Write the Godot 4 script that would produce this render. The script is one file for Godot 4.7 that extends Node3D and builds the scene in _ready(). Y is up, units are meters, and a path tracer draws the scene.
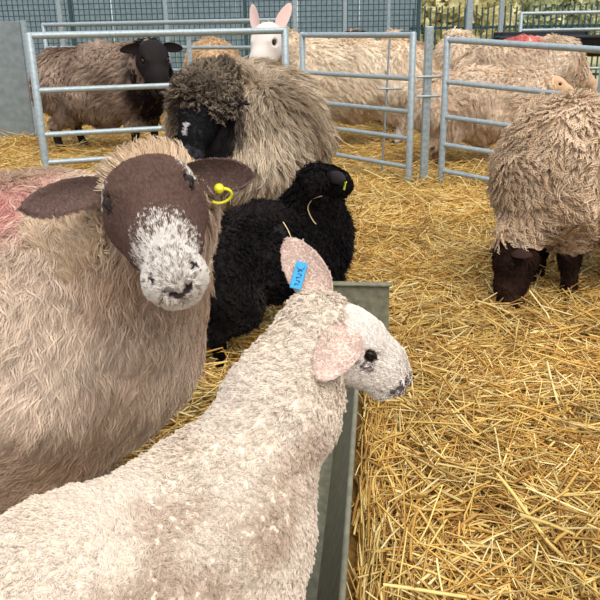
extends Node3D

# ---------------------------------------------------------------- helpers

var rng := RandomNumberGenerator.new()
var noise_fine := FastNoiseLite.new()
var noise_coarse := FastNoiseLite.new()
var used_names := {}
var wool_material: StandardMaterial3D
var skin_material: StandardMaterial3D
var strand_meshes := {}
var fields := {}

const WOOL := 0
const FACE := 1
const LEG := 2
const EAR := 3
const HOOF := 4

func srgb(r: float, g: float, b: float) -> Color:
	return Color(r / 255.0, g / 255.0, b / 255.0).srgb_to_linear()

func numbered(called: String) -> String:
	var n: int = used_names.get(called, 0)
	used_names[called] = n + 1
	return called if n == 0 else "%s_%03d" % [called, n]

func tag(o: Node, label: String, category: String = "", group: String = "", kind: String = "") -> void:
	if label: o.set_meta("label", label)
	if category: o.set_meta("category", category)
	if group: o.set_meta("group", group)
	if kind: o.set_meta("kind", kind)

func thing(called: String, label: String, category: String, at := Vector3.ZERO, turn := 0.0, group := "") -> Node3D:
	var o := Node3D.new()
	o.name = numbered(called)
	add_child(o)
	o.position = at
	o.rotation.y = turn
	tag(o, label, category, group)
	return o

func put(called: String, mesh: Mesh, m: Material, parent: Node, xf := Transform3D.IDENTITY) -> MeshInstance3D:
	var o := MeshInstance3D.new()
	o.name = numbered(called) if parent == self else called
	o.mesh = mesh
	if m: o.material_override = m
	o.transform = xf
	parent.add_child(o, true)
	return o

func plain(c: Color, rough := 0.8, metal := 0.0, spec := 0.3) -> StandardMaterial3D:
	var m := StandardMaterial3D.new()
	m.albedo_color = c.linear_to_srgb()
	m.roughness = rough
	m.metallic = metal
	m.metallic_specular = spec
	return m

func noise_tex(freq: float, lo: Color, hi: Color, seed_: int, size := 256) -> NoiseTexture2D:
	var t := NoiseTexture2D.new()
	var n := FastNoiseLite.new()
	n.seed = seed_
	n.frequency = freq
	n.fractal_octaves = 5
	t.noise = n
	t.width = size
	t.height = size
	t.seamless = true
	var g := Gradient.new()
	g.set_color(0, lo.linear_to_srgb())
	g.set_color(1, hi.linear_to_srgb())
	t.color_ramp = g
	return t

func textured(lo: Color, hi: Color, freq: float, scale: float, rough: float, metal: float, seed_: int, bump := 0.0) -> StandardMaterial3D:
	var m := StandardMaterial3D.new()
	m.albedo_texture = noise_tex(freq, lo, hi, seed_)
	m.uv1_triplanar = true
	m.uv1_world_triplanar = true
	m.uv1_scale = Vector3.ONE * scale
	m.roughness = rough
	m.metallic = metal
	m.metallic_specular = 0.4
	if bump > 0.0:
		m.heightmap_enabled = true
		m.heightmap_texture = noise_tex(freq * 2.0, Color.BLACK, Color.WHITE, seed_ + 7)
		m.heightmap_scale = bump
	return m

# tube through points; flat squashes it across
func tube(points: PackedVector3Array, radii: PackedFloat32Array, sides := 8, caps := true, flat := 1.0) -> ArrayMesh:
	var st := SurfaceTool.new()
	st.begin(Mesh.PRIMITIVE_TRIANGLES)
	tube_into(st, points, radii, sides, caps, flat)
	st.generate_normals()
	return st.commit()

func tube_into(st: SurfaceTool, points: PackedVector3Array, radii: PackedFloat32Array, sides := 8, caps := true, flat := 1.0) -> void:
	var rings := []
	var up := Vector3.UP
	for i in points.size():
		var d := (points[mini(i + 1, points.size() - 1)] - points[maxi(i - 1, 0)]).normalized()
		if absf(d.dot(up)) > 0.95: up = Vector3.RIGHT if absf(d.x) < 0.8 else Vector3.BACK
		var s := d.cross(up).normalized()
		up = s.cross(d).normalized()
		var ring := PackedVector3Array()
		for k in sides:
			var a := TAU * k / sides
			ring.append(points[i] + (s * cos(a) + up * sin(a) * flat) * radii[mini(i, radii.size() - 1)])
		rings.append(ring)
	st.set_smooth_group(0)
	for i in points.size() - 1:
		for k in sides:
			var k2 := (k + 1) % sides
			quad(st, rings[i][k], rings[i][k2], rings[i + 1][k2], rings[i + 1][k])
	if caps:
		st.set_smooth_group(-1)
		for e in [0, points.size() - 1]:
			for k in sides:
				var k2 := (k + 1) % sides
				if e == 0: tri(st, points[0], rings[0][k2], rings[0][k])
				else: tri(st, points[e], rings[e][k], rings[e][k2])

func tri(st: SurfaceTool, a: Vector3, b: Vector3, c: Vector3) -> void:
	st.add_vertex(a); st.add_vertex(c); st.add_vertex(b)

func quad(st: SurfaceTool, a: Vector3, b: Vector3, c: Vector3, d: Vector3) -> void:
	tri(st, a, b, c); tri(st, a, c, d)

func bar(a: Vector3, b: Vector3, r: float, sides := 10) -> ArrayMesh:
	return tube(PackedVector3Array([a, b]), PackedFloat32Array([r, r]), sides)

# box with bevelled edges, from lo to hi
func box_into(st: SurfaceTool, xf: Transform3D, size: Vector3, bevel := 0.004) -> void:
	var h := size / 2.0
	var b := minf(bevel, minf(h.x, minf(h.y, h.z)) * 0.5)
	st.set_smooth_group(-1)
	for ax in 3:
		var u := (ax + 1) % 3
		var v := (ax + 2) % 3
		for s in [-1.0, 1.0]:
			var c := []
			for q in [[-1, -1], [1, -1], [1, 1], [-1, 1]]:
				var p := Vector3.ZERO
				p[ax] = h[ax] * s
				p[u] = (h[u] - b) * q[0]
				p[v] = (h[v] - b) * q[1]
				c.append(xf * p)
			if s > 0: quad(st, c[0], c[1], c[2], c[3])
			else: quad(st, c[3], c[2], c[1], c[0])
	for ax in 3:                                   # twelve bevels
		var u := (ax + 1) % 3
		var v := (ax + 2) % 3
		for su in [-1.0, 1.0]:
			for sv in [-1.0, 1.0]:
				var c := []
				for q in [[-1, 0], [1, 0], [1, 1], [-1, 1]]:
					var p := Vector3.ZERO
					p[ax] = (h[ax] - b) * q[0]
					p[u] = (h[u] - (b if q[1] == 1 else 0.0)) * su
					p[v] = (h[v] - (0.0 if q[1] == 1 else b)) * sv
					c.append(xf * p)
				if su * sv > 0: quad(st, c[0], c[1], c[2], c[3])
				else: quad(st, c[3], c[2], c[1], c[0])
	for sx in [-1.0, 1.0]:
		for sy in [-1.0, 1.0]:
			for sz in [-1.0, 1.0]:
				var a := xf * Vector3(h.x * sx, (h.y - b) * sy, (h.z - b) * sz)
				var bb := xf * Vector3((h.x - b) * sx, h.y * sy, (h.z - b) * sz)
				var cc := xf * Vector3((h.x - b) * sx, (h.y - b) * sy, h.z * sz)
				if sx * sy * sz > 0: tri(st, a, bb, cc)
				else: tri(st, a, cc, bb)

func box(size: Vector3, bevel := 0.004, xf := Transform3D.IDENTITY) -> ArrayMesh:
	var st := SurfaceTool.new()
	st.begin(Mesh.PRIMITIVE_TRIANGLES)
	box_into(st, xf, size, bevel)
	st.generate_normals()
	return st.commit()

# ---------------------------------------------------------------- bodies: smooth union of tapered capsules, meshed as surface nets

class Field:
	var a := PackedVector3Array()
	var ba := PackedVector3Array()
	var il := PackedFloat32Array()
	var r := PackedFloat32Array()
	var dr := PackedFloat32Array()
	var k := PackedFloat32Array()
	var part := PackedInt32Array()
	var cut := PackedByteArray()
	var lo := Vector3(1e9, 1e9, 1e9)
	var hi := Vector3(-1e9, -1e9, -1e9)
	var kmax := 0.0
	var cell := 0.01
	var at := {}
	var verts := PackedVector3Array()
	var parts := PackedInt32Array()
	var quads := PackedInt64Array()

	func cone(p: Vector3, q: Vector3, rp: float, rq: float, t: int, kk := 0.03, sub := false) -> void:
		a.append(p); ba.append(q - p)
		il.append(1.0 / maxf((q - p).length_squared(), 1e-9))
		r.append(rp); dr.append(rq - rp); k.append(kk); part.append(t); cut.append(1 if sub else 0)
		kmax = maxf(kmax, kk)
		if not sub:
			lo = lo.min(p - Vector3.ONE * rp).min(q - Vector3.ONE * rq)
			hi = hi.max(p + Vector3.ONE * rp).max(q + Vector3.ONE * rq)

	func ball(p: Vector3, rp: float, t: int, kk := 0.03, sub := false) -> void:
		cone(p, p + Vector3(0.0001, 0, 0), rp, rp, t, kk, sub)

	func key(x: int, y: int, z: int) -> int:
		return (x << 40) | (y << 20) | z

	func mesh(c: float) -> void:
		cell = c
		lo -= Vector3.ONE * (cell * 2.0 + kmax * 0.3)
		hi += Vector3.ONE * (cell * 2.0 + kmax * 0.3)
		var n := 4
		var most := maxf(hi.x - lo.x, maxf(hi.y - lo.y, hi.z - lo.z))
		while n * cell < most: n *= 2
		block(0, 0, 0, n, PackedInt32Array(range(a.size())))

	func block(ix: int, iy: int, iz: int, n: int, list: PackedInt32Array) -> void:
		var c := lo + Vector3(ix + n * 0.5, iy + n * 0.5, iz + n * 0.5) * cell
		var hd := n * cell * 0.867
		var dist := PackedFloat32Array()
		dist.resize(list.size())
		var dmin := 1e9
		for j in list.size():
			var i := list[j]
			var pa := c - a[i]
			var b := ba[i]
			var t := clampf(pa.dot(b) * il[i], 0.0, 1.0)
			var d := (pa - b * t).length() - (r[i] + dr[i] * t)
			dist[j] = d
			if cut[i] == 0 and d < dmin: dmin = d
		if dmin > hd + kmax * 0.6: return
		var sub := PackedInt32Array()
		var cuts := false
		for j in list.size():
			if cut[list[j]] == 1:
				if dist[j] < hd + kmax:
					sub.append(list[j]); cuts = true
			elif dist[j] < dmin + 2.0 * hd + kmax: sub.append(list[j])
		if not cuts and dmin < -hd - 0.001: return
		if n > 4:
			var m := n / 2
			for o in 8: block(ix + m * (o & 1), iy + m * ((o >> 1) & 1), iz + m * ((o >> 2) & 1), m, sub)
			return
		var v := PackedFloat32Array()
		v.resize(125)
		var low := false
		var high := false
		var o := 0
		for z in 5:
			for y in 5:
				for x in 5:
					var d := value(lo + Vector3(ix + x, iy + y, iz + z) * cell, sub)
					v[o] = d
					o += 1
					if d < 0.0: low = true
					else: high = true
		if not (low and high): return
		for z in 4:
			for y in 4:
				for x in 4:
					var b := x + y * 5 + z * 25
					var s := [v[b], v[b + 1], v[b + 5], v[b + 6], v[b + 25], v[b + 26], v[b + 30], v[b + 31]]
					var mask := 0
					for i in 8:
						if s[i] < 0.0: mask |= 1 << i
					if mask == 0 or mask == 255: continue
					var sum := Vector3.ZERO
					var cnt := 0
					for i in 8:
						for ax in 3:
							var j := i | (1 << ax)
							if j == i: continue
							if (mask >> i & 1) == (mask >> j & 1): continue
							var t: float = s[i] / (s[i] - s[j])
							var p := Vector3(i & 1, (i >> 1) & 1, (i >> 2) & 1)
							p[ax] = t
							sum += p
							cnt += 1
					var cx := ix + x
					var cy := iy + y
					var cz := iz + z
					var p0 := lo + (Vector3(cx, cy, cz) + sum / cnt) * cell
					at[key(cx, cy, cz)] = verts.size()
					verts.append(p0)
					parts.append(nearest(p0, sub))
					var inside := mask & 1
					if inside != (mask >> 1 & 1): quads.append_array(PackedInt64Array([cx, cy, cz, 0, inside]))
					if inside != (mask >> 2 & 1): quads.append_array(PackedInt64Array([cx, cy, cz, 1, inside]))
					if inside != (mask >> 4 & 1): quads.append_array(PackedInt64Array([cx, cy, cz, 2, inside]))

	func value(p: Vector3, list: PackedInt32Array) -> float:
		var d := 1e9
		for i in list:
			var pa := p - a[i]
			var b := ba[i]
			var t := clampf(pa.dot(b) * il[i], 0.0, 1.0)
			var e := (pa - b * t).length() - (r[i] + dr[i] * t)
			var kk := k[i]
			if cut[i] == 0:
				var h := maxf(kk - absf(d - e), 0.0) / kk
				d = minf(d, e) - h * h * kk * 0.25
			else:
				var h := maxf(kk - absf(d + e), 0.0) / kk
				d = maxf(d, -e) + h * h * kk * 0.25
		return d

	func nearest(p: Vector3, list: PackedInt32Array) -> int:
		var d := 1e9
		var best := 0
		for i in list:
			if cut[i] == 1: continue
			var pa := p - a[i]
			var t := clampf(pa.dot(ba[i]) * il[i], 0.0, 1.0)
			var e := (pa - ba[i] * t).length() - (r[i] + dr[i] * t)
			if e < d:
				d = e
				best = part[i]
		return best

class Hide:
	var verts := PackedVector3Array()
	var norms := PackedVector3Array()
	var index := PackedInt32Array()
	var parts := PackedInt32Array()
	var cols := PackedColorArray()

	func take(f: Field, xf: Transform3D) -> void:
		var first := verts.size()
		for v in f.verts: verts.append(xf * v)
		parts.append_array(f.parts)
		var q := f.quads
		for o in range(0, q.size(), 5):
			var x := q[o]
			var y := q[o + 1]
			var z := q[o + 2]
			var ax := q[o + 3]
			var ks: Array
			if ax == 0: ks = [f.key(x, y, z), f.key(x, y - 1, z), f.key(x, y - 1, z - 1), f.key(x, y, z - 1)]
			elif ax == 1: ks = [f.key(x, y, z), f.key(x, y, z - 1), f.key(x - 1, y, z - 1), f.key(x - 1, y, z)]
			else: ks = [f.key(x, y, z), f.key(x - 1, y, z), f.key(x - 1, y - 1, z), f.key(x, y - 1, z)]
			if not (f.at.has(ks[1]) and f.at.has(ks[2]) and f.at.has(ks[3])): continue
			var a: int = f.at[ks[0]] + first
			var b: int = f.at[ks[1]] + first
			var c: int = f.at[ks[2]] + first
			var d: int = f.at[ks[3]] + first
			if q[o + 4] == 0: index.append_array(PackedInt32Array([a, b, c, a, c, d]))
			else: index.append_array(PackedInt32Array([a, c, b, a, d, c]))

	func smooth() -> void:
		norms.resize(verts.size())
		norms.fill(Vector3.ZERO)
		for o in range(0, index.size(), 3):
			var a := index[o]
			var b := index[o + 1]
			var c := index[o + 2]
			var n := (verts[c] - verts[a]).cross(verts[b] - verts[a])
			norms[a] += n; norms[b] += n; norms[c] += n
		for i in norms.size(): norms[i] = norms[i].normalized()

	func commit() -> ArrayMesh:
		var arr := []
		arr.resize(Mesh.ARRAY_MAX)
		arr[Mesh.ARRAY_VERTEX] = verts
		arr[Mesh.ARRAY_NORMAL] = norms
		arr[Mesh.ARRAY_COLOR] = cols
		arr[Mesh.ARRAY_INDEX] = index
		var m := ArrayMesh.new()
		m.add_surface_from_arrays(Mesh.PRIMITIVE_TRIANGLES, arr)
		return m

# a cupped leaf-shaped ear with thickness, joined to the skin of the head
func ear(s: Hide, base: Vector3, dir: Vector3, open: Vector3, length: float, width: float, cup: float, droop: Vector3, blunt := 0.75) -> void:
	var d := dir.normalized()
	var o := (open - d * open.dot(d)).normalized()
	var w := d.cross(o).normalized()
	var nu := 16
	var nv := 10
	var first := s.verts.size()
	for side in 2:
		for i in nu + 1:
			var u := float(i) / nu
			var prof := pow(sin(PI * pow(u * 0.97 + 0.03, blunt)), 0.5) if u < 0.999 else 0.0
			prof = maxf(prof, (1.0 - u) * 0.30)
			for j in nv + 1:
				var v := 2.0 * j / nv - 1.0
				var thick := 0.0035 * (1.0 - v * v) + 0.0006
				var curl := cup * v * v * (1.0 - 0.55 * u)
				var p := base + d * (length * u) + w * (width * 0.5 * prof * v * (1.0 - 0.25 * absf(v) * cup * 8.0)) + o * (curl * prof + (thick if side == 0 else -thick)) + droop * (u * u * length)
				s.verts.append(p)
				s.parts.append(EAR + (10 if side == 0 else 0))
	for side in 2:
		var f := first + side * (nu + 1) * (nv + 1)
		for i in nu:
			for j in nv:
				var a := f + i * (nv + 1) + j
				var b := a + 1
				var c := a + nv + 2
				var e := a + nv + 1
				if side == 0: s.index.append_array(PackedInt32Array([a, b, c, a, c, e]))
				else: s.index.append_array(PackedInt32Array([a, c, b, a, e, c]))
	var off := (nu + 1) * (nv + 1)
	for j in [0, nv]:
		for i in nu:
			var a: int = first + i * (nv + 1) + j
			var b: int = a + nv + 1
			if j == 0: s.index.append_array(PackedInt32Array([a, b, b + off, a, b + off, a + off]))
			else: s.index.append_array(PackedInt32Array([a, b + off, b, a, a + off, b + off]))

# ---------------------------------------------------------------- wool and straw: bundles of thin round strands

func strand_bundle(called: String, strands: int, segs: int, width: float, spread: float, wave: float, turns: float, lift: float, seed_: int, tip := 0.25, gather := 0.5) -> ArrayMesh:
	if strand_meshes.has(called): return strand_meshes[called]
	var r := RandomNumberGenerator.new()
	r.seed = seed_
	var st := SurfaceTool.new()
	st.begin(Mesh.PRIMITIVE_TRIANGLES)
	for s in strands:
		var x0 := r.randf_range(-spread, spread)
		var z0 := r.randf_range(-0.25, 0.35) * spread
		var ph := r.randf() * 0.9 + s * 0.35
		var long := r.randf_range(0.7, 1.0)
		var pts := PackedVector3Array()
		var rad := PackedFloat32Array()
		for i in segs + 1:
			var t := float(i) / segs
			var g := 1.0 - gather * t
			pts.append(Vector3(x0 * g + wave * sin(turns * TAU * t + ph) * (0.35 + 0.65 * t), t * long, z0 * g + lift * sin(PI * t * 0.92) + wave * 0.7 * cos(turns * TAU * t + ph) * (0.2 + 0.8 * t)))
			rad.append(width * 0.5 * lerpf(1.0, tip, t * t))
		tube_into(st, pts, rad, 3, false)
	st.generate_normals()
	strand_meshes[called] = st.commit()
	return strand_meshes[called]

# grows bundles on the chosen parts of a skin; returns a MultiMeshInstance3D
func grow(s: Hide, called: String, parent: Node, mesh: Mesh, count: int, where: Array, o: Dictionary, tint: Callable) -> void:
	var tris := PackedInt32Array()
	var sums := PackedFloat32Array()
	var total := 0.0
	var keep: Callable = o.get("keep", Callable_none)
	var picky: bool = o.has("keep")
	var clear: float = o.get("clear", 0.0)         # size of a head whose face stays free of wool
	var face_of: Transform3D = o.get("face_of", Transform3D.IDENTITY)
	for i in range(0, s.index.size(), 3):
		var a := s.index[i]
		if not where.has(s.parts[a]): continue
		if picky and not keep.call(s.verts[a]): continue
		if clear > 0.0:
			var hq := face_of * s.verts[a]
			if hq.x > -0.015 * clear and hq.x < 0.24 * clear and Vector2(hq.y + 0.062 * clear, hq.z).length() < 0.088 * clear: continue
		total += (s.verts[s.index[i + 1]] - s.verts[a]).cross(s.verts[s.index[i + 2]] - s.verts[a]).length()
		tris.append(i)
		sums.append(total)
	if tris.is_empty(): return
	var buf := PackedFloat32Array()
	buf.resize(count * 16)
	var flow: Vector3 = o.flow
	var swirl: float = o.get("swirl", 0.4)
	var swirl_scale: float = o.get("swirl_scale", 9.0)
	var lift: float = o.get("lift", 0.35)
	var length: float = o.length
	var vary: float = o.get("vary", 0.35)
	var wide: float = o.get("wide", 1.0)
	var sink: float = o.get("sink", 0.004)
	for n in count:
		var pick := rng.randf() * total
		var j := mini(sums.bsearch(pick), tris.size() - 1)
		var i := tris[j]
		var u := rng.randf()
		var v := rng.randf()
		if u + v > 1.0:
			u = 1.0 - u
			v = 1.0 - v
		var ia := s.index[i]
		var ib := s.index[i + 1]
		var ic := s.index[i + 2]
		var p := s.verts[ia] * (1.0 - u - v) + s.verts[ib] * u + s.verts[ic] * v
		var nn := (s.norms[ia] * (1.0 - u - v) + s.norms[ib] * u + s.norms[ic] * v).normalized()
		var q := p * swirl_scale
		var f := flow + Vector3(noise_fine.get_noise_3d(q.x, q.y, q.z), noise_fine.get_noise_3d(q.x + 31.0, q.y, q.z), noise_fine.get_noise_3d(q.x, q.y + 57.0, q.z)) * swirl * 3.0
		f += Vector3(rng.randf() - 0.5, rng.randf() - 0.5, rng.randf() - 0.5) * o.get("jitter", 0.5)
		f = (f - nn * f.dot(nn))
		f = f.normalized() if f.length() > 0.01 else nn.cross(Vector3.RIGHT).normalized()
		var up := lift * rng.randf_range(0.5, 1.5)
		var y := (f * cos(up) + nn * sin(up))
		var x := y.cross(nn).normalized()
		var z := x.cross(y)
		var l := length * rng.randf_range(1.0 - vary, 1.0 + vary)
		x *= l * wide * (1.0 if rng.randf() < 0.5 else -1.0)
		y *= l
		z *= l * wide
		p -= nn * sink
		var c: Color = tint.call(p, s.parts[ia])
		var b := n * 16
		buf[b] = x.x; buf[b + 1] = y.x; buf[b + 2] = z.x; buf[b + 3] = p.x
		buf[b + 4] = x.y; buf[b + 5] = y.y; buf[b + 6] = z.y; buf[b + 7] = p.y
		buf[b + 8] = x.z; buf[b + 9] = y.z; buf[b + 10] = z.z; buf[b + 11] = p.z
		buf[b + 12] = c.r; buf[b + 13] = c.g; buf[b + 14] = c.b; buf[b + 15] = 1.0
	copies(called, parent, mesh, count, buf, o.get("material", wool_material))

func Callable_none(_p: Vector3) -> bool:
	return true

func copies(called: String, parent: Node, mesh: Mesh, count: int, buf: PackedFloat32Array, m: Material) -> MultiMeshInstance3D:
	var mm := MultiMesh.new()
	mm.transform_format = MultiMesh.TRANSFORM_3D
	mm.use_colors = true
	mm.mesh = mesh
	mm.instance_count = count
	mm.buffer = buf
	var o := MultiMeshInstance3D.new()
	o.name = called
	o.multimesh = mm
	o.material_override = m
	o.set_meta("kind", "stuff")
	parent.add_child(o, true)
	return o

func shade(c: Color, f: float) -> Color:
	return Color(c.r * f, c.g * f, c.b * f)

# ---------------------------------------------------------------- the animal: x forward, y up, z to its right

func sheep_body(p: Dictionary) -> Field:
	var f := Field.new()
	var g: float = p.get("girth", 1.0)
	var s: float = p.get("scale", 1.0)
	var rump := Vector3(-0.36, 0.51, 0) * s
	var mid := Vector3(-0.04, 0.49, 0) * s
	var shoulder := Vector3(0.26, 0.53, 0) * s
	var chest := Vector3(0.34, 0.47, 0) * s
	f.cone(rump, mid, 0.205 * g * s, 0.235 * g * s, WOOL, 0.1 * s)
	f.cone(mid, shoulder, 0.235 * g * s, 0.205 * g * s, WOOL, 0.1 * s)
	f.cone(shoulder, chest, 0.205 * g * s, 0.16 * g * s, WOOL, 0.1 * s)
	if p.has("belly"): f.cone(Vector3(-0.30, 0.51 - p.belly, 0) * s, Vector3(0.16, 0.50 - p.belly, 0) * s, 0.20 * g * s, 0.20 * g * s, WOOL, 0.06 * s)
	var poll: Vector3 = p.poll
	var hb: Basis = p.head
	var neck_end: Vector3 = poll + hb * (Vector3(p.get("nape_x", -0.03), p.get("nape_y", -0.068), 0) * s * float(p.get("head_scale", 1.0)))
	var nr: float = p.get("neck", 0.10) * s
	var nape: float = p.get("nape", 0.068) * s
	var bend: Vector3 = p.get("neck_mid", (shoulder + Vector3(0.06, 0.05, 0) * s).lerp(neck_end, 0.55))
	f.cone(shoulder + Vector3(0.04, 0.0, 0) * s, bend, 0.16 * g * s, nr, WOOL, 0.08 * s)
	f.cone(bend, neck_end, nr, nape, WOOL, 0.05 * s)
	var legs: Array = p.get("legs", [0.0, 0.0, 0.0, 0.0])
	for i in 2:
		var z := (0.11 if i == 0 else -0.11) * s
		var dx: float = legs[i] * s
		var wool: float = p.get("leg_wool", 1.0)
		f.cone(Vector3(0.27 * s, 0.42 * s, z * 0.9), Vector3(0.27 * s + dx * 0.3, 0.27 * s, z), 0.12 * s * g, 0.055 * s * wool, WOOL, 0.06 * s)
		f.cone(Vector3(0.27 * s + dx * 0.3, 0.27 * s, z), Vector3(0.275 * s + dx * 0.6, 0.19 * s, z), 0.042 * s, 0.036 * s, LEG, 0.03 * s)
		f.cone(Vector3(0.275 * s + dx * 0.6, 0.19 * s, z), Vector3(0.27 * s + dx, 0.065 * s, z), 0.031 * s, 0.026 * s, LEG, 0.02 * s)
		f.cone(Vector3(0.27 * s + dx, 0.065 * s, z), Vector3(0.295 * s + dx, 0.03 * s, z), 0.029 * s, 0.034 * s, HOOF, 0.01 * s)
		dx = legs[2 + i] * s
		f.cone(Vector3(-0.34 * s, 0.43 * s, z * 0.95), Vector3(-0.27 * s + dx * 0.2, 0.32 * s, z * 1.1), 0.15 * s * g, 0.085 * s * wool, WOOL, 0.06 * s)
		f.cone(Vector3(-0.27 * s + dx * 0.2, 0.32 * s, z * 1.1), Vector3(-0.41 * s + dx * 0.7, 0.215 * s, z), 0.07 * s, 0.038 * s, LEG if wool < 1.0 else WOOL, 0.04 * s)
		f.cone(Vector3(-0.41 * s + dx * 0.7, 0.215 * s, z), Vector3(-0.385 * s + dx, 0.065 * s, z), 0.036 * s, 0.027 * s, LEG, 0.02 * s)
		f.cone(Vector3(-0.385 * s + dx, 0.065 * s, z), Vector3(-0.36 * s + dx, 0.03 * s, z), 0.029 * s, 0.034 * s, HOOF, 0.01 * s)
	f.cone(Vector3(-0.53, 0.58, 0) * s, Vector3(-0.59, 0.40, 0) * s, 0.05 * s, 0.035 * s, WOOL, 0.06 * s)
	return f

# head frame: origin at the poll, x along the face to the nose, y up from the forehead, z to its right
func sheep_head(p: Dictionary) -> Field:
	var f := Field.new()
	var h: float = p.get("scale", 1.0) * p.get("head_scale", 1.0)
	var m: float = p.get("muzzle", 1.0) * h       # length of the muzzle
	var e: float = p.get("eye", 0.07) * h          # eye line
	var nose := e + 0.155 * m
	f.ball(Vector3(0.018, -0.062, 0) * h, 0.060 * h, FACE)
	f.cone(Vector3(0.025, -0.046, 0.022) * h, Vector3(e, -0.05 * h, 0.022 * h), 0.044 * h, 0.041 * h, FACE, 0.03 * h)
	f.cone(Vector3(0.025, -0.046, -0.022) * h, Vector3(e, -0.05 * h, -0.022 * h), 0.044 * h, 0.041 * h, FACE, 0.03 * h)
	f.cone(Vector3(e - 0.01 * h, -0.047 * h, 0), Vector3(e + 0.075 * m, -0.056 * h, 0), 0.050 * h, 0.041 * h, FACE, 0.03 * h)
	f.cone(Vector3(e + 0.075 * m, -0.056 * h, 0), Vector3(nose - 0.03 * h, -0.064 * h, 0), 0.041 * h, 0.033 * h, FACE, 0.03 * h)
	# muzzle, nose pad, lips, chin
	var sl: float = p.get("slim", 1.0)
	f.cone(Vector3(nose - 0.022 * h, -0.073 * h, -0.014 * h), Vector3(nose - 0.022 * h, -0.073 * h, 0.014 * h), 0.028 * h * sl, 0.028 * h * sl, FACE, 0.02 * h)
	f.cone(Vector3(nose - 0.010 * h, -0.062 * h, -0.012 * h), Vector3(nose - 0.010 * h, -0.062 * h, 0.012 * h), 0.017 * h * sl, 0.017 * h * sl, FACE, 0.012 * h)
	f.cone(Vector3(nose - 0.030 * h, -0.102 * h, -0.010 * h), Vector3(nose - 0.030 * h, -0.102 * h, 0.010 * h), 0.018 * h, 0.018 * h, FACE, 0.012 * h)
	f.cone(Vector3(0.045 * h, -0.115 * h, 0), Vector3(nose - 0.04 * h, -0.099 * h, 0), 0.040 * h, 0.020 * h, FACE, 0.03 * h)
	for sgn in [-1.0, 1.0]:
		f.cone(Vector3(0.05 * h, -0.085 * h, 0.032 * sgn * h), Vector3(e + 0.055 * m, -0.082 * h, 0.024 * sgn * h), 0.040 * h * sl, 0.026 * h * sl, FACE, 0.03 * h)
		# brow ridge and lower lid round the eye
		f.cone(Vector3(e - 0.022 * h, -0.018 * h, 0.042 * sgn * h), Vector3(e + 0.010 * h, -0.015 * h, 0.038 * sgn * h), 0.012 * h, 0.010 * h, FACE, 0.012 * h)
		f.cone(Vector3(e - 0.014 * h, -0.050 * h, 0.055 * sgn * h), Vector3(e + 0.018 * h, -0.047 * h, 0.050 * sgn * h), 0.010 * h, 0.008 * h, FACE, 0.010 * h)
		f.ball(Vector3(e + 0.003 * h, -0.030 * h, 0.058 * sgn * h), 0.0140 * h, FACE, 0.006 * h, true)
		# nostril, mouth
		f.cone(Vector3(nose + 0.010 * h, -0.070 * h, 0.006 * sgn * h), Vector3(nose - 0.010 * h, -0.050 * h, 0.027 * sgn * h), 0.0062 * h, 0.0080 * h, FACE, 0.003 * h, true)
		f.cone(Vector3(nose + 0.008 * h, -0.091 * h, 0), Vector3(nose - 0.05 * h, -0.092 * h, 0.045 * sgn * h), 0.0055 * h, 0.004 * h, FACE, 0.004 * h, true)
	f.cone(Vector3(nose + 0.014 * h, -0.072 * h, 0), Vector3(nose + 0.012 * h, -0.090 * h, 0), 0.0045 * h, 0.0045 * h, FACE, 0.004 * h, true)
	return f

# how far a point of the head frame lies from nostrils, lips and eyes, where no hair grows and the skin is dark
func bare(q: Vector3, p: Dictionary) -> float:
	var h: float = p.get("scale", 1.0) * p.get("head_scale", 1.0)
	var e: float = p.get("eye", 0.07) * h
	var nose := e + 0.155 * float(p.get("muzzle", 1.0)) * h
	var z := absf(q.z)
	var d := 1e9
	for seg in [[Vector3(nose + 0.010 * h, -0.070 * h, 0.006 * h), Vector3(nose - 0.010 * h, -0.050 * h, 0.027 * h), 0.0088 * h], [Vector3(nose + 0.008 * h, -0.091 * h, 0), Vector3(nose - 0.05 * h, -0.092 * h, 0.045 * h), 0.0045 * h], [Vector3(nose + 0.014 * h, -0.072 * h, 0), Vector3(nose + 0.012 * h, -0.090 * h, 0), 0.0058 * h], [Vector3(e, -0.0315 * h, 0.0540 * h), Vector3(e + 0.004 * h, -0.0315 * h, 0.0540 * h), 0.0175 * h]]:
		var a: Vector3 = seg[0]
		var b: Vector3 = seg[1]
		var pa := Vector3(q.x, q.y, z) - a
		var t := clampf(pa.dot(b - a) / (b - a).length_squared(), 0.0, 1.0)
		d = minf(d, (pa - (b - a) * t).length() - float(seg[2]))
	return d

func eye_ball(parent: Node3D, xf: Transform3D, r: float, iris: Color) -> void:
	var st := SurfaceTool.new()
	st.begin(Mesh.PRIMITIVE_TRIANGLES)
	st.set_smooth_group(0)
	var rows := 10
	var cols := 16
	for i in rows:
		for j in cols:
			var c := []
			for q in [[i, j], [i, j + 1], [i + 1, j + 1], [i + 1, j]]:
				var th: float = PI * q[0] / rows
				var ph: float = TAU * q[1] / cols
				c.append(Vector3(sin(th) * cos(ph), sin(th) * sin(ph), cos(th)) * r)
			quad(st, c[3], c[2], c[1], c[0])
	st.generate_normals()
	var m := plain(iris, 0.12, 0.0, 0.3)
	var e := put("eye", st.commit(), m, parent, xf)
	var pupil := SphereMesh.new()
	pupil.radius = 0.5
	pupil.height = 1.0
	pupil.radial_segments = 12
	pupil.rings = 6
	put("pupil", pupil, plain(srgb(8, 8, 10), 0.1), e, Transform3D(Basis.from_scale(Vector3(r * 1.25, r * 0.6, r * 0.5)), Vector3(0, 0, r * 0.8)))

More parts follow.
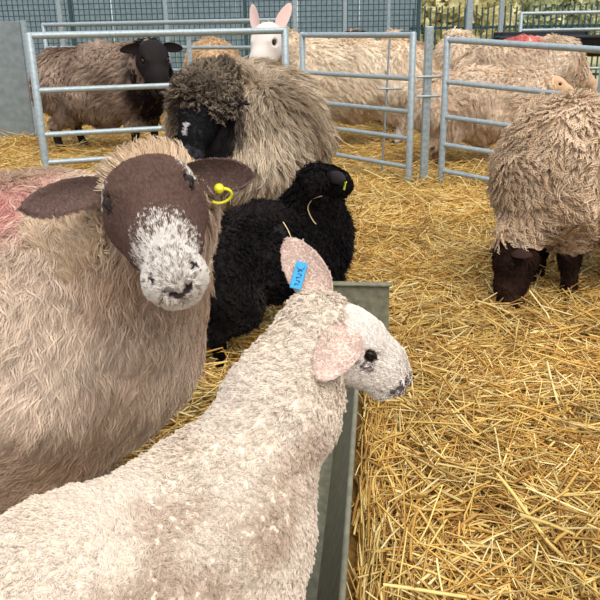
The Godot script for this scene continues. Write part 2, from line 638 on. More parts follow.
# builds skin (body + head + ears) as one mesh; returns the skin for the fleece
func animal(node: Node3D, p: Dictionary) -> Hide:
	var s := Hide.new()
	var hx := Transform3D(p.head as Basis, p.poll as Vector3)
	var body := sheep_body(p)
	body.mesh(p.get("cell", 0.014))
	s.take(body, Transform3D.IDENTITY)
	s.smooth()
	# lumps of the fleece
	var amp: float = p.get("lumps", 0.012)
	var fr: float = p.get("lump_scale", 12.0)
	var crease: float = p.get("crease", 0.0)
	for i in s.verts.size():
		if s.parts[i] != WOOL: continue
		var q := s.verts[i] * fr
		var d := noise_coarse.get_noise_3d(q.x, q.y, q.z) * amp
		if crease > 0.0:
			var w: Vector3 = s.verts[i] * float(p.get("crease_scale", 60.0))
			var stretch: Vector3 = p.get("crease_along", Vector3(1, 1, 1))
			w *= stretch
			d -= crease * pow(1.0 - absf(noise_fine.get_noise_3d(w.x, w.y, w.z)), 7.0)
		s.verts[i] += s.norms[i] * d
	var head := sheep_head(p)
	head.mesh(p.get("head_cell", 0.006))
	s.take(head, hx)
	for e in p.get("ears", []):
		ear(s, hx * (e.base as Vector3), hx.basis * (e.dir as Vector3), hx.basis * (e.open as Vector3), e.length, e.width, e.cup, hx.basis * (e.get("droop", Vector3.ZERO) as Vector3), e.get("blunt", 0.75))
	s.smooth()
	s.cols.resize(s.verts.size())
	var paint: Callable = p.paint
	for i in s.verts.size(): s.cols[i] = paint.call(s.verts[i], s.parts[i])
	put("body", s.commit(), skin_material, node)
	fields[node.name] = [node, body]
	var h: float = p.get("scale", 1.0) * p.get("head_scale", 1.0)
	if p.get("eyes", true):
		for sgn in [-1.0, 1.0]:
			var b := Basis.IDENTITY if sgn > 0 else Basis(Vector3.UP, PI)
			eye_ball(node, hx * Transform3D(b.rotated(Vector3.UP, 0.35 * sgn).rotated(Vector3.RIGHT, -0.45 * sgn) * Basis.from_scale(Vector3(1.15, 0.7, 1.0)), Vector3(p.get("eye", 0.07) + 0.002, -0.0315, 0.0520 * sgn) * h), float(p.get("eye_r", 0.0175)) * h, p.get("iris", srgb(40, 27, 17)))
	return s

# two-piece plastic ear tag: panel, stud
func ear_tag(node: Node3D, xf: Transform3D, size: Vector3, c: Color, marks := 0) -> void:
	var t := put("ear_tag", box(size, 0.0012), plain(c, 0.4, 0.0, 0.5), node, xf)
	tag(t, "plastic ear tag")
	var stud := CylinderMesh.new()
	stud.top_radius = size.x * 0.32
	stud.bottom_radius = size.x * 0.4
	stud.height = size.z * 3.0
	stud.radial_segments = 12
	put("stud", stud, plain(c, 0.4, 0.0, 0.5), t, Transform3D(Basis(Vector3.RIGHT, PI / 2), Vector3(0, size.y * 0.36, 0)))
	if marks > 0:
		var st := SurfaceTool.new()
		st.begin(Mesh.PRIMITIVE_TRIANGLES)
		for i in marks:                               # a column of small dark digits, too small to read
			var y := size.y * (0.18 - 0.62 * i / marks)
			box_into(st, Transform3D(Basis.IDENTITY, Vector3(size.x * 0.06, y, size.z * 0.55)), Vector3(size.x * 0.34, size.y * 0.022, 0.0006), 0.0001)
			box_into(st, Transform3D(Basis.IDENTITY, Vector3(size.x * (0.2 if i % 2 else -0.1), y - size.y * 0.035, size.z * 0.55)), Vector3(size.x * 0.1, size.y * 0.06, 0.0006), 0.0001)
		st.generate_normals()
		tag(put("print", st.commit(), plain(srgb(10, 55, 95), 0.6), t), "dark blue digits printed on the tag")

func head_basis(forward: Vector3, up_hint := Vector3.UP, roll := 0.0) -> Basis:
	var x := forward.normalized()
	var z := x.cross(up_hint).normalized()
	var y := z.cross(x)
	return Basis(x, y, z).rotated(x, roll)

# ---------------------------------------------------------------- animals of the photograph

func place_head(node: Node3D, p: Dictionary, at: Vector3, world_basis: Basis, local_at: Vector3) -> void:
	var inv := node.transform.affine_inverse()
	var b := inv.basis * world_basis
	p.head = b
	p.poll = inv * (at - world_basis * local_at)

func mix(a: Color, b: Color, t: float) -> Color:
	return a.lerp(b, clampf(t, 0.0, 1.0))

func patch(q: Vector3, f: float, shift := 0.0) -> float:
	return noise_coarse.get_noise_3d(q.x * f + shift, q.y * f, q.z * f)

func wool_tint(base: Color, dark: Color, spread: float, f: float, seed_shift: float) -> Callable:
	return func(q: Vector3, _part: int) -> Color:
		var t := 0.5 + patch(q, f, seed_shift) * 1.1
		return shade(mix(dark, base, t), rng.randf_range(1.0 - spread, 1.0 + spread))

func near_ewe() -> void:
	var n := thing("ewe", "large brown-faced ewe with white speckled muzzle and shaggy beige fleece", "sheep", Vector3(-0.745, 0, -1.30), deg_to_rad(3.0))
	var brown := srgb(104, 82, 74)
	var white := srgb(226, 220, 212)
	var wool_c := srgb(240, 220, 200)
	var wool_d := srgb(196, 168, 144)
	var p := {"scale": 1.06, "girth": 1.04, "head_scale": 0.89, "neck": 0.11, "nape": 0.064, "nape_x": -0.012, "nape_y": -0.115, "eye": 0.054, "muzzle": 1.17, "slim": 1.06, "belly": 0.11, "cell": 0.013, "head_cell": 0.0036, "lumps": 0.03, "lump_scale": 6.0}
	var los := Vector3(0.179, 0.179, 0.967).normalized()
	var wb := Basis(los, deg_to_rad(13.0)) * head_basis(Vector3(0.172, -0.35, 0.92))
	place_head(n, p, Vector3(-0.206, 0.822, -1.05), wb, Vector3(0.054, -0.04, 0) * 0.943)
	p.neck_mid = n.transform.affine_inverse() * Vector3(-0.31, 0.64, -1.26)
	var hs := 0.943
	p.ears = [
		{"base": Vector3(0.0, -0.035, 0.055) * hs, "dir": Vector3(0.05, 0.12, 1.0), "open": Vector3(0.7, 0.7, 0.0), "length": 0.125, "width": 0.047, "cup": 0.014, "droop": Vector3(0, -0.02, 0), "blunt": 0.9},
		{"base": Vector3(0.0, -0.045, -0.055) * hs, "dir": Vector3(0.10, -0.24, -1.0), "open": Vector3(0.85, 0.25, 0.0), "length": 0.105, "width": 0.052, "cup": 0.016, "droop": Vector3(0, -0.04, 0), "blunt": 0.9},
	]
	var hx := Transform3D(p.head as Basis, p.poll as Vector3).affine_inverse()
	var whiteness := func(q: Vector3) -> float:
		var h := hx * q / 0.943
		var w := 0.92 * smoothstep(0.098, 0.205, h.x + patch(q, 30.0) * 0.02 - absf(h.z) * 0.75 - maxf(0.0, -0.075 - h.y) * 0.2)
		w = maxf(w, smoothstep(0.180, 0.225, h.x) * 0.8)
		w = maxf(w, smoothstep(-0.085, -0.105, h.y) * smoothstep(0.10, 0.15, h.x))
		# pale rim in front of each ear
		w = maxf(w, 0.55 * smoothstep(0.022, 0.008, Vector2(h.x - 0.028, absf(h.z) - 0.066).length()))
		return w
	p.paint = func(q: Vector3, part: int) -> Color:
		if part == FACE:
			if bare(hx * q, p) < 0.0: return srgb(62, 52, 50)
			return mix(brown, white, whiteness.call(q))
		if part == EAR: return srgb(96, 78, 72)
		if part == EAR + 10: return srgb(112, 86, 80)
		if part == LEG: return srgb(70, 52, 44)
		if part == HOOF: return srgb(40, 36, 34)
		return wool_d
	var s := animal(n, p)
	var face_tint := func(q: Vector3, part: int) -> Color:
		if part != FACE: return shade(srgb(122, 101, 94), rng.randf_range(0.88, 1.12))
		var w: float = whiteness.call(q)
		var h := hx * q / 0.943
		if h.x > 0.196 and h.y > -0.085 and absf(h.z) < 0.024 and rng.randf() < 0.35: return shade(srgb(160, 148, 143), rng.randf_range(0.8, 1.1))
		if rng.randf() < w * 1.05: return shade(white, rng.randf_range(0.85, 1.1))
		var red := smoothstep(0.06, 0.0, h.x) * (0.4 + patch(q, 25.0))
		return shade(mix(brown, srgb(128, 88, 70), red), rng.randf_range(0.7, 1.3))
	var hair := strand_bundle("hair", 5, 3, 0.11, 0.22, 0.03, 0.6, 0.06, 11, 0.3, 0.2)
	var back: Vector3 = (p.head as Basis) * Vector3(-1, -0.3, 0)
	grow(s, "face_hair", n, hair, 34000, [FACE], {"flow": back, "swirl": 0.15, "length": 0.0075, "lift": 0.22, "sink": 0.0005, "jitter": 0.5, "keep": func(q: Vector3) -> bool: return bare(hx * q, p) > 0.0}, face_tint)
	grow(s, "ear_hair", n, hair, 7000, [EAR, EAR + 10], {"flow": (p.head as Basis) * Vector3(-0.2, -0.8, 0), "swirl": 0.2, "length": 0.009, "lift": 0.2, "sink": 0.0005}, face_tint)
	var pink := Vector3(-0.47, 0.79, -1.20)
	var inv := n.transform.affine_inverse()
	var pink_l := inv * pink
	var base_tint := wool_tint(wool_c, wool_d, 0.14, 7.0, 3.0)
	var fleece_tint := func(q: Vector3, part: int) -> Color:
		var c: Color = base_tint.call(q, part)
		var d := (q - pink_l).length() + patch(q, 14.0) * 0.05
		return mix(c, srgb(232, 128, 140), smoothstep(0.10, 0.02, d) * 0.6)
	var lock := strand_bundle("long_lock", 12, 7, 0.024, 0.20, 0.07, 1.4, 0.09, 21)
	grow(s, "fleece", n, lock, 52000, [WOOL], {"flow": Vector3(-0.4, -1.0, 0.1), "swirl": 0.6, "swirl_scale": 9.0, "length": 0.05, "lift": 0.25, "jitter": 0.9, "clear": 0.943, "face_of": hx}, fleece_tint)
	# short pale ruff on the neck and the crown behind the face
	var poll: Vector3 = p.poll
	var ruff := strand_bundle("ruff_lock", 8, 6, 0.040, 0.13, 0.05, 1.1, 0.14, 22)
	var ruff_tint := wool_tint(srgb(242, 222, 196), srgb(206, 178, 148), 0.13, 14.0, 9.0)
	grow(s, "ruff", n, ruff, 16000, [WOOL, FACE], {"flow": (p.head as Basis) * Vector3(-1, -0.3, 0), "swirl": 0.4, "swirl_scale": 12.0, "length": 0.036, "lift": 0.45, "jitter": 1.4, "keep": func(q: Vector3) -> bool: return q.distance_to(poll) < 0.23 and (hx * q).x < 0.012}, ruff_tint)
	# yellow loop tag in her left ear
	var left_ear: Dictionary = p.ears[1]
	var te := Transform3D(p.head as Basis, p.poll as Vector3)
	var spot := te * (left_ear.base as Vector3) + te.basis * (Vector3(0.10, -0.24, -1.0).normalized() * 0.044 + Vector3(0.012, -0.030, 0))
	loop_tag(n, Transform3D(te.basis, spot), srgb(226, 222, 40))

func loop_tag(node: Node3D, xf: Transform3D, c: Color) -> void:
	var pts := PackedVector3Array()
	for i in 15:
		var a := lerpf(-0.4, 4.3, i / 14.0)
		pts.append(Vector3(0.006 + 0.004 * sin(a * 0.5), 0.011 * cos(a), -0.016 * sin(a) - 0.004))
	var t := put("ear_tag", tube(pts, PackedFloat32Array([0.0032]), 8, true, 0.7), plain(c, 0.35, 0.0, 0.5), node, xf)
	tag(t, "looped yellow plastic ear tag")
	put("stud", tube(PackedVector3Array([Vector3(0.0, 0.012, -0.004), Vector3(0.004, 0.012, -0.004), Vector3(0.010, 0.012, -0.004), Vector3(0.014, 0.012, -0.004)]), PackedFloat32Array([0.004, 0.0075, 0.0075, 0.003]), 12), plain(c, 0.35, 0.0, 0.5), t)

func white_lamb() -> void:
	var n := thing("lamb", "white lamb with grey muzzle and a blue ear tag, nearest the camera", "lamb", Vector3(-0.262, 0.028, -0.78), deg_to_rad(42.0))
	var sc := 0.66
	var cream := srgb(246, 233, 218)
	var p := {"scale": sc, "girth": 0.92, "head_scale": 1.08, "slim": 0.9, "muzzle": 0.76, "neck": 0.120, "nape": 0.080, "cell": 0.0075, "head_cell": 0.0032, "lumps": 0.008, "lump_scale": 10.0, "crease": 0.007, "crease_scale": 75.0, "crease_along": Vector3(1.6, 0.8, 1.0), "leg_wool": 0.9, "legs": [0.02, -0.06, 0.0, 0.04]}
	var wb := head_basis(Vector3(0.80, -0.60, -0.02), Vector3(0.0, 1.0, 0.12))
	var hs := sc * 1.08
	place_head(n, p, Vector3(0.091, 0.598, -0.98), wb, Vector3(0.07, -0.047, 0.062) * hs)
	p.ears = [
		{"base": Vector3(0.010, -0.014, 0.046) * hs, "dir": Vector3(-0.15, -0.62, 0.77), "open": Vector3(-0.25, 0.68, 0.5), "length": 0.092, "width": 0.060, "cup": 0.016, "blunt": 0.8},
		{"base": Vector3(-0.050, -0.026, -0.036) * hs, "dir": Vector3(-0.83, 0.28, -0.30), "open": Vector3(-0.3, 0.3, 0.9), "length": 0.105, "width": 0.060, "cup": 0.012, "blunt": 0.85},
	]
	var hx := Transform3D(p.head as Basis, p.poll as Vector3).affine_inverse()
	var nose := (0.07 + 0.155 * 0.76) * hs
	var grey := func(q: Vector3) -> float:
		var h := hx * q
		var g := smoothstep(0.020, 0.006, Vector2((h.x - 0.075 * hs) * 0.8, (h.y + 0.048 * hs) * 1.2).length() + patch(q, 40.0) * 0.010)
		g = maxf(g, smoothstep(0.022, 0.008, Vector2(h.x - nose, h.y + 0.07 * hs).length() + patch(q, 50.0, 5.0) * 0.010))
		return g * 0.8
	p.paint = func(q: Vector3, part: int) -> Color:
		if part == FACE:
			if bare(hx * q, p) < 0.0: return srgb(84, 70, 68)
			return mix(srgb(248, 238, 228), srgb(120, 106, 104), grey.call(q) * 0.8)
		if part == EAR: return shade(srgb(230, 212, 202), 1.0 + 0.2 * patch(q, 60.0))
		if part == EAR + 10: return shade(srgb(218, 194, 182), 1.0 + 0.2 * patch(q, 60.0))
		if part == LEG: return srgb(222, 212, 200)
		if part == HOOF: return srgb(60, 54, 50)
		return srgb(238, 226, 208)
	p.iris = srgb(34, 26, 20)
	p.eye_r = 0.0135
	var s := animal(n, p)
	var hair := strand_bundle("hair", 5, 3, 0.11, 0.22, 0.03, 0.6, 0.06, 11, 0.3, 0.2)
	var face_tint := func(q: Vector3, part: int) -> Color:
		if part == FACE: return shade(srgb(118, 104, 104) if rng.randf() < grey.call(q) * 0.8 else srgb(255, 248, 240), rng.randf_range(0.9, 1.0))
		return shade(srgb(232, 200, 186), rng.randf_range(0.9, 1.1))
	grow(s, "face_hair", n, hair, 17000, [FACE], {"flow": (p.head as Basis) * Vector3(-1, -0.3, 0), "swirl": 0.2, "length": 0.008, "lift": 0.25, "sink": 0.0005, "keep": func(q: Vector3) -> bool: return bare(hx * q, p) > 0.0}, face_tint)
	grow(s, "ear_hair", n, hair, 5000, [EAR, EAR + 10], {"flow": (p.head as Basis) * Vector3(-0.6, -0.3, 0), "swirl": 0.3, "length": 0.0045, "lift": 0.15, "sink": 0.0005}, func(q: Vector3, part: int) -> Color: return shade((p.paint as Callable).call(q, part), rng.randf_range(0.98, 1.1)))
	var lock := strand_bundle("short_lock", 6, 4, 0.085, 0.26, 0.10, 1.0, 0.10, 31, 0.5, 0.35)
	var spots := func(q: Vector3, _part: int) -> Color:
		var t := smoothstep(0.10, 0.42, patch(q, 8.0, 40.0)) * 0.6
		return shade(mix(cream, srgb(188, 158, 134), t), rng.randf_range(0.9, 1.08))
	grow(s, "fleece", n, lock, 80000, [WOOL], {"flow": Vector3(-0.8, -0.5, 0), "swirl": 0.6, "swirl_scale": 14.0, "length": 0.010, "lift": 0.5, "jitter": 1.0, "sink": 0.001, "vary": 0.4, "clear": hs, "face_of": hx}, spots)
	# blue tag on the far ear, yellow stud on the near one
	var te := Transform3D(p.head as Basis, p.poll as Vector3)
	var far: Dictionary = p.ears[1]
	var d: Vector3 = (far.dir as Vector3).normalized()
	var o: Vector3 = ((far.open as Vector3) - d * (far.open as Vector3).dot(d)).normalized()
	var spot := te * ((far.base as Vector3) + d * 0.050 + o * 0.016 + d.cross(o) * -0.012)
	var inv := n.transform.basis.inverse()
	var zdir := (inv * Vector3(-0.05, 0.42, 0.90)).normalized()
	var ydir := inv * Vector3(0.28, 0.90, -0.38)
	var xdir := ydir.cross(zdir).normalized()
	ear_tag(n, Transform3D(Basis(xdir, zdir.cross(xdir).normalized(), zdir.normalized()), spot), Vector3(0.017, 0.040, 0.003), srgb(40, 160, 215), 5)
	var near: Dictionary = p.ears[0]
	var d2: Vector3 = (near.dir as Vector3).normalized()
	put("ear_stud", tube(PackedVector3Array([Vector3(0, 0, 0), Vector3(0.004, 0, 0), Vector3(0.007, 0, 0), Vector3(0.010, 0, 0)]), PackedFloat32Array([0.003, 0.006, 0.006, 0.002]), 12), plain(srgb(214, 214, 60), 0.4), n, te * Transform3D(Basis.IDENTITY, (near.base as Vector3) + d2 * 0.018 + Vector3(0.008, 0, 0.004)))

func black_lamb() -> void:
	var n := thing("lamb", "small black lamb with tight curly fleece standing behind the metal trough end", "lamb", Vector3(-0.105, 0, -2.41), deg_to_rad(40.0))
	var sc := 0.70
	var p := {"scale": sc, "girth": 0.86, "head_scale": 1.04, "muzzle": 0.65, "neck": 0.10, "nape": 0.07, "cell": 0.010, "head_cell": 0.006, "lumps": 0.012, "lump_scale": 24.0, "leg_wool": 1.25, "legs": [0.0, -0.05, 0.03, -0.06]}
	var wb := head_basis(Vector3(0.75, -0.22, -0.55))
	var hs := sc * 1.04
	place_head(n, p, Vector3(0.077, 0.625, -2.40), wb, Vector3(0, 0, 0))
	p.ears = [
		{"base": Vector3(0.0, -0.025, 0.05) * hs, "dir": Vector3(0.15, -0.05, 1.0), "open": Vector3(0.8, -0.5, 0), "length": 0.075, "width": 0.045, "cup": 0.01, "droop": Vector3(0, -0.1, 0)},
		{"base": Vector3(0.0, -0.025, -0.05) * hs, "dir": Vector3(-0.2, -0.1, -1.0), "open": Vector3(0.8, -0.5, 0), "length": 0.075, "width": 0.045, "cup": 0.01, "droop": Vector3(0, -0.15, 0)},
	]
	p.paint = func(_q: Vector3, part: int) -> Color: return srgb(34, 31, 32) if part == EAR or part == EAR + 10 else srgb(24, 22, 23)
	p.iris = srgb(20, 14, 10)
	var s := animal(n, p)
	var curl := strand_bundle("curl", 5, 8, 0.07, 0.16, 0.16, 1.6, 0.12, 41, 0.5)
	grow(s, "fleece", n, curl, 15000, [WOOL], {"flow": Vector3(-0.5, -0.8, 0), "swirl": 0.8, "swirl_scale": 18.0, "length": 0.026, "lift": 0.6, "jitter": 1.2}, wool_tint(srgb(48, 43, 42), srgb(24, 22, 24), 0.3, 16.0, 1.0))
	var hair := strand_bundle("hair", 5, 3, 0.11, 0.22, 0.03, 0.6, 0.06, 11, 0.3, 0.2)
	grow(s, "face_hair", n, hair, 5000, [FACE, LEG], {"flow": (p.head as Basis) * Vector3(-1, -0.3, 0), "swirl": 0.3, "length": 0.011, "lift": 0.3, "sink": 0.0005}, wool_tint(srgb(36, 33, 34), srgb(22, 20, 21), 0.25, 20.0, 2.0))
	var te := Transform3D(p.head as Basis, p.poll as Vector3)
	var e: Dictionary = p.ears[0]
	ear_tag(n, te * Transform3D(Basis(Vector3.UP, PI * 0.42), (e.base as Vector3) + Vector3(0.022, -0.026, 0.062)), Vector3(0.010, 0.028, 0.003), srgb(196, 206, 60))

func curly_ewe() -> void:
	var n := thing("ewe", "black-faced sheep with curly grey-brown topknot, facing the camera in front of the left hurdle", "sheep", Vector3(-0.19, 0, -3.50), deg_to_rad(-98.0))
	var sc := 1.12
	var p := {"scale": sc, "girth": 1.1, "neck": 0.115, "nape": 0.075, "nape_x": -0.01, "nape_y": -0.085, "cell": 0.018, "head_cell": 0.007, "lumps": 0.03, "lump_scale": 8.0}
	var wb := head_basis(Vector3(-0.22, -0.72, 0.66), Vector3.UP, deg_to_rad(4.0))
	place_head(n, p, Vector3(-0.375, 0.735, -2.92), wb, Vector3(0.07, -0.04, 0) * sc)
	p.ears = [
		{"base": Vector3(0.0, -0.04, 0.055) * sc, "dir": Vector3(0.1, -0.1, 1.0), "open": Vector3(0.8, -0.4, 0), "length": 0.13, "width": 0.06, "cup": 0.014, "droop": Vector3(0, -0.2, 0)},
		{"base": Vector3(0.0, -0.04, -0.055) * sc, "dir": Vector3(0.1, -0.1, -1.0), "open": Vector3(0.8, -0.4, 0), "length": 0.13, "width": 0.06, "cup": 0.014, "droop": Vector3(0, -0.15, 0)},
	]
	var hx := Transform3D(p.head as Basis, p.poll as Vector3).affine_inverse()
	p.paint = func(q: Vector3, part: int) -> Color:
		if part == FACE:
			var h := hx * q / 1.12
			if h.x > 0.13 and h.x < 0.175 and absf(h.z) < 0.008 and h.y > -0.06: return srgb(190, 184, 186)
			if h.x > 0.205: return srgb(66, 66, 72)
			return srgb(30, 29, 32)
		if part == WOOL: return srgb(34, 31, 32) if (hx * q).x > -0.03 and (hx * q).length() < 0.27 else srgb(150, 130, 106)
		return srgb(30, 28, 29)
	p.iris = srgb(26, 18, 12)
	var s := animal(n, p)
	var curl := strand_bundle("ringlet", 6, 10, 0.05, 0.12, 0.11, 1.8, 0.10, 51, 0.5)
	var lock := strand_bundle("coarse_lock", 8, 7, 0.030, 0.10, 0.045, 1.3, 0.10, 23)
	var tint := wool_tint(srgb(216, 198, 174), srgb(154, 134, 112), 0.18, 8.0, 5.0)
	var throat: Vector3 = (p.poll as Vector3) + (p.head as Basis) * Vector3(0.08, -0.13, 0)
	var pale := tint
	tint = func(q: Vector3, part: int) -> Color: return mix(pale.call(q, part), srgb(34, 31, 32), smoothstep(0.17, 0.12, q.distance_to(throat) + patch(q, 12.0) * 0.04))
	grow(s, "fleece", n, lock, 13000, [WOOL], {"flow": Vector3(-0.3, -1.0, 0), "swirl": 0.35, "swirl_scale": 6.0, "length": 0.09, "lift": 0.3, "jitter": 0.5, "clear": sc, "face_of": hx}, tint)
	var poll: Vector3 = p.poll
	var hb: Basis = p.head
	var top := func(q: Vector3) -> bool:
		var h := hx * q
		return h.x < 0.035 and (h.y > -0.07 or h.x < 0.01) and q.distance_to(poll) < 0.165
	var knot := wool_tint(srgb(146, 130, 112), srgb(78, 69, 62), 0.25, 22.0, 8.0)
	grow(s, "topknot", n, curl, 4200, [WOOL, FACE], {"flow": hb * Vector3(0.8, 0.0, 0), "swirl": 0.9, "swirl_scale": 14.0, "length": 0.072, "lift": 0.85, "jitter": 1.6, "keep": top}, knot)
	var hair := strand_bundle("hair", 5, 3, 0.11, 0.22, 0.03, 0.6, 0.06, 11, 0.3, 0.2)
	grow(s, "face_hair", n, hair, 5000, [FACE], {"flow": hb * Vector3(-1, -0.3, 0), "length": 0.013, "lift": 0.2, "sink": 0.0005}, func(q: Vector3, part: int) -> Color: return shade((p.paint as Callable).call(q, part), rng.randf_range(0.8, 1.25)))
	var te := Transform3D(hb, poll)
	ear_tag(n, te * Transform3D(Basis(Vector3.UP, PI * 0.5), Vector3(0.03, -0.075, 0.15)), Vector3(0.012, 0.05, 0.004), srgb(214, 212, 60))

func grazing_ewe() -> void:
	var n := thing("ewe", "beige curly-fleeced sheep with dark brown legs grazing with its head down in the straw", "sheep", Vector3(1.27, 0, -2.88), deg_to_rad(186.0))
	var sc := 1.0
	var p := {"scale": sc, "girth": 1.10, "neck": 0.105, "nape": 0.07, "cell": 0.015, "head_cell": 0.007, "lumps": 0.02, "lump_scale": 14.0, "legs": [0.02, -0.02, 0.0, 0.05], "leg_wool": 1.0}
	var wb := head_basis(Vector3(-0.16, -0.95, 0.22), Vector3(-1, 0, 0.2))
	place_head(n, p, Vector3(0.745, 0.275, -2.70), wb, Vector3.ZERO)
	p.neck_mid = n.transform.affine_inverse() * Vector3(0.90, 0.40, -2.78)
	p.ears = [
		{"base": Vector3(0.01, -0.03, 0.05), "dir": Vector3(0.2, -0.1, 1.0), "open": Vector3(0.8, -0.4, 0), "length": 0.11, "width": 0.06, "cup": 0.012},
		{"base": Vector3(0.01, -0.03, -0.05), "dir": Vector3(0.2, -0.1, -1.0), "open": Vector3(0.8, -0.4, 0), "length": 0.11, "width": 0.06, "cup": 0.012},
	]
	p.paint = func(_q: Vector3, part: int) -> Color: return srgb(196, 170, 140) if part == WOOL else srgb(54, 38, 32)
	var s := animal(n, p)
	var curl := strand_bundle("crimp", 6, 9, 0.05, 0.10, 0.10, 2.0, 0.10, 61, 0.5)
	grow(s, "fleece", n, curl, 17000, [WOOL], {"flow": Vector3(-0.2, -1.0, 0), "swirl": 0.9, "swirl_scale": 11.0, "length": 0.055, "lift": 0.4, "jitter": 0.8, "clear": 1.0, "face_of": Transform3D(p.head as Basis, p.poll as Vector3).affine_inverse()}, wool_tint(srgb(240, 216, 188), srgb(192, 164, 134), 0.16, 10.0, 7.0))
	var hair := strand_bundle("hair", 5, 3, 0.11, 0.22, 0.03, 0.6, 0.06, 11, 0.3, 0.2)
	grow(s, "face_hair", n, hair, 6000, [FACE, LEG], {"flow": Vector3(0.2, -1, 0), "length": 0.018, "lift": 0.35, "sink": 0.0005}, wool_tint(srgb(62, 44, 36), srgb(40, 28, 24), 0.25, 20.0, 2.0))

# a sheep of the pens behind: body, fleece, eyes
func pen_sheep(called: String, label: String, at: Vector3, turn: float, sc: float, base: Color, dark: Color, face: Color, head_at: Vector3, face_dir: Vector3, opts := {}) -> Node3D:
	var n := thing(called, label, "sheep", at, turn, opts.get("group", "sheep in the pens behind the hurdles"))
	var p := {"scale": sc, "head_scale": opts.get("head_scale", 1.0), "eye_r": 0.012, "nape_x": -0.012, "nape_y": -0.082, "girth": opts.get("girth", 1.08), "neck": 0.11, "nape": 0.072, "cell": 0.024, "head_cell": opts.get("head_cell", 0.010), "lumps": 0.03, "lump_scale": 8.0, "legs": opts.get("legs", [0.0, 0.04, 0.0, 0.05])}
	place_head(n, p, head_at, head_basis(face_dir), Vector3.ZERO)
	var hs: float = sc * float(opts.get("head_scale", 1.0))
	var ed: Vector3 = opts.get("ear_dir", Vector3(0.1, -0.1, 1.0))
	var el: float = opts.get("ear_length", 0.12)
	p.ears = [
		{"base": Vector3(0.0, -0.03, 0.05) * hs, "dir": ed, "open": Vector3(0.7, 0.6, 0.1), "length": el, "width": el * 0.48, "cup": 0.014},
		{"base": Vector3(0.0, -0.03, -0.05) * hs, "dir": ed * Vector3(1, 1, -1), "open": Vector3(0.7, 0.6, -0.1), "length": el, "width": el * 0.48, "cup": 0.014},
	]
	var leg: Color = opts.get("leg", face)
	var inner: Color = opts.get("ear", face)
	var hx := Transform3D(p.head as Basis, p.poll as Vector3).affine_inverse()
	p.paint = func(q: Vector3, part: int) -> Color:
		if part == WOOL: return dark
		if part == EAR + 10: return inner
		if part == LEG: return leg
		if part == HOOF: return srgb(46, 40, 36)
		if opts.has("nose") and (hx * q).x > 0.195 * hs: return opts.nose
		return face
	var s := animal(n, p)
	var lock := strand_bundle("far_lock", 5, 5, 0.05, 0.13, 0.05, 1.2, 0.10, 71)
	var tint := wool_tint(base, dark, 0.13, 7.0, at.x * 10.0)
	if opts.has("dark_front"):
		var body_tint := tint
		var from: float = opts.dark_front
		tint = func(q: Vector3, part: int) -> Color:
			return mix(body_tint.call(q, part), srgb(40, 34, 34), smoothstep(from - 0.08, from + 0.04, q.x + patch(q, 12.0) * 0.05))
	if opts.has("mark"):
		var mark: Vector3 = n.transform.affine_inverse() * (opts.mark as Vector3)
		var plain_tint := tint
		tint = func(q: Vector3, part: int) -> Color:
			return mix(plain_tint.call(q, part), srgb(222, 92, 96), smoothstep(0.20, 0.08, q.distance_to(mark) + patch(q, 14.0) * 0.06) * 0.8)
	grow(s, "fleece", n, lock, opts.get("count", 5000), [WOOL], {"flow": Vector3(-0.4, -1.0, 0), "swirl": 0.5, "swirl_scale": 7.0, "length": 0.075, "lift": 0.3, "jitter": 0.7, "clear": hs, "face_of": hx}, tint)
	return n

# ---------------------------------------------------------------- pens

func hurdle(label: String, a: Vector3, b: Vector3, rails: Array, m: Material, post_r := 0.021, rail_r := 0.0155, braces := []) -> Node3D:
	var d := (b - a)
	var n := thing("sheep_hurdle", label, "hurdle", a, 0.0, "galvanised hurdles round the pens")
	var top: float = rails[0]
	for e in [0.0, 1.0]:
		var foot: Vector3 = d * e
		put("post", tube(PackedVector3Array([foot + Vector3(0, -0.04, 0), foot + Vector3(0, top + 0.012, 0), foot + Vector3(0, top + 0.02, 0)]), PackedFloat32Array([post_r, post_r, post_r * 0.7]), 12), m, n)
	for h in rails:
		put("rail", bar(Vector3(0, h, 0), d + Vector3(0, h, 0), rail_r if h < top else rail_r * 1.2, 12), m, n)
	for t in braces:
		var q: Vector3 = d * float(t)
		put("brace", box(Vector3(0.035, top - float(rails[-1]), 0.010), 0.002, Transform3D(Basis(Vector3.UP, atan2(-d.z, d.x)), q + Vector3(0, (top + float(rails[-1])) / 2, 0))), m, n)
	return n

func straw_height(x: float, z: float) -> float:
	return 0.012 + 0.042 * noise_coarse.get_noise_2d(x * 3.2, z * 3.2) + 0.016 * noise_coarse.get_noise_2d(x * 11.0 + 40.0, z * 11.0)

func in_trough(x: float, z: float) -> bool:
	var t := (-0.6 - z) / 1.66
	if t < -0.1 or t > 1.0: return false
	var right := lerpf(0.018, 0.197, t)
	return x < right + 0.02 and x > right - 0.20

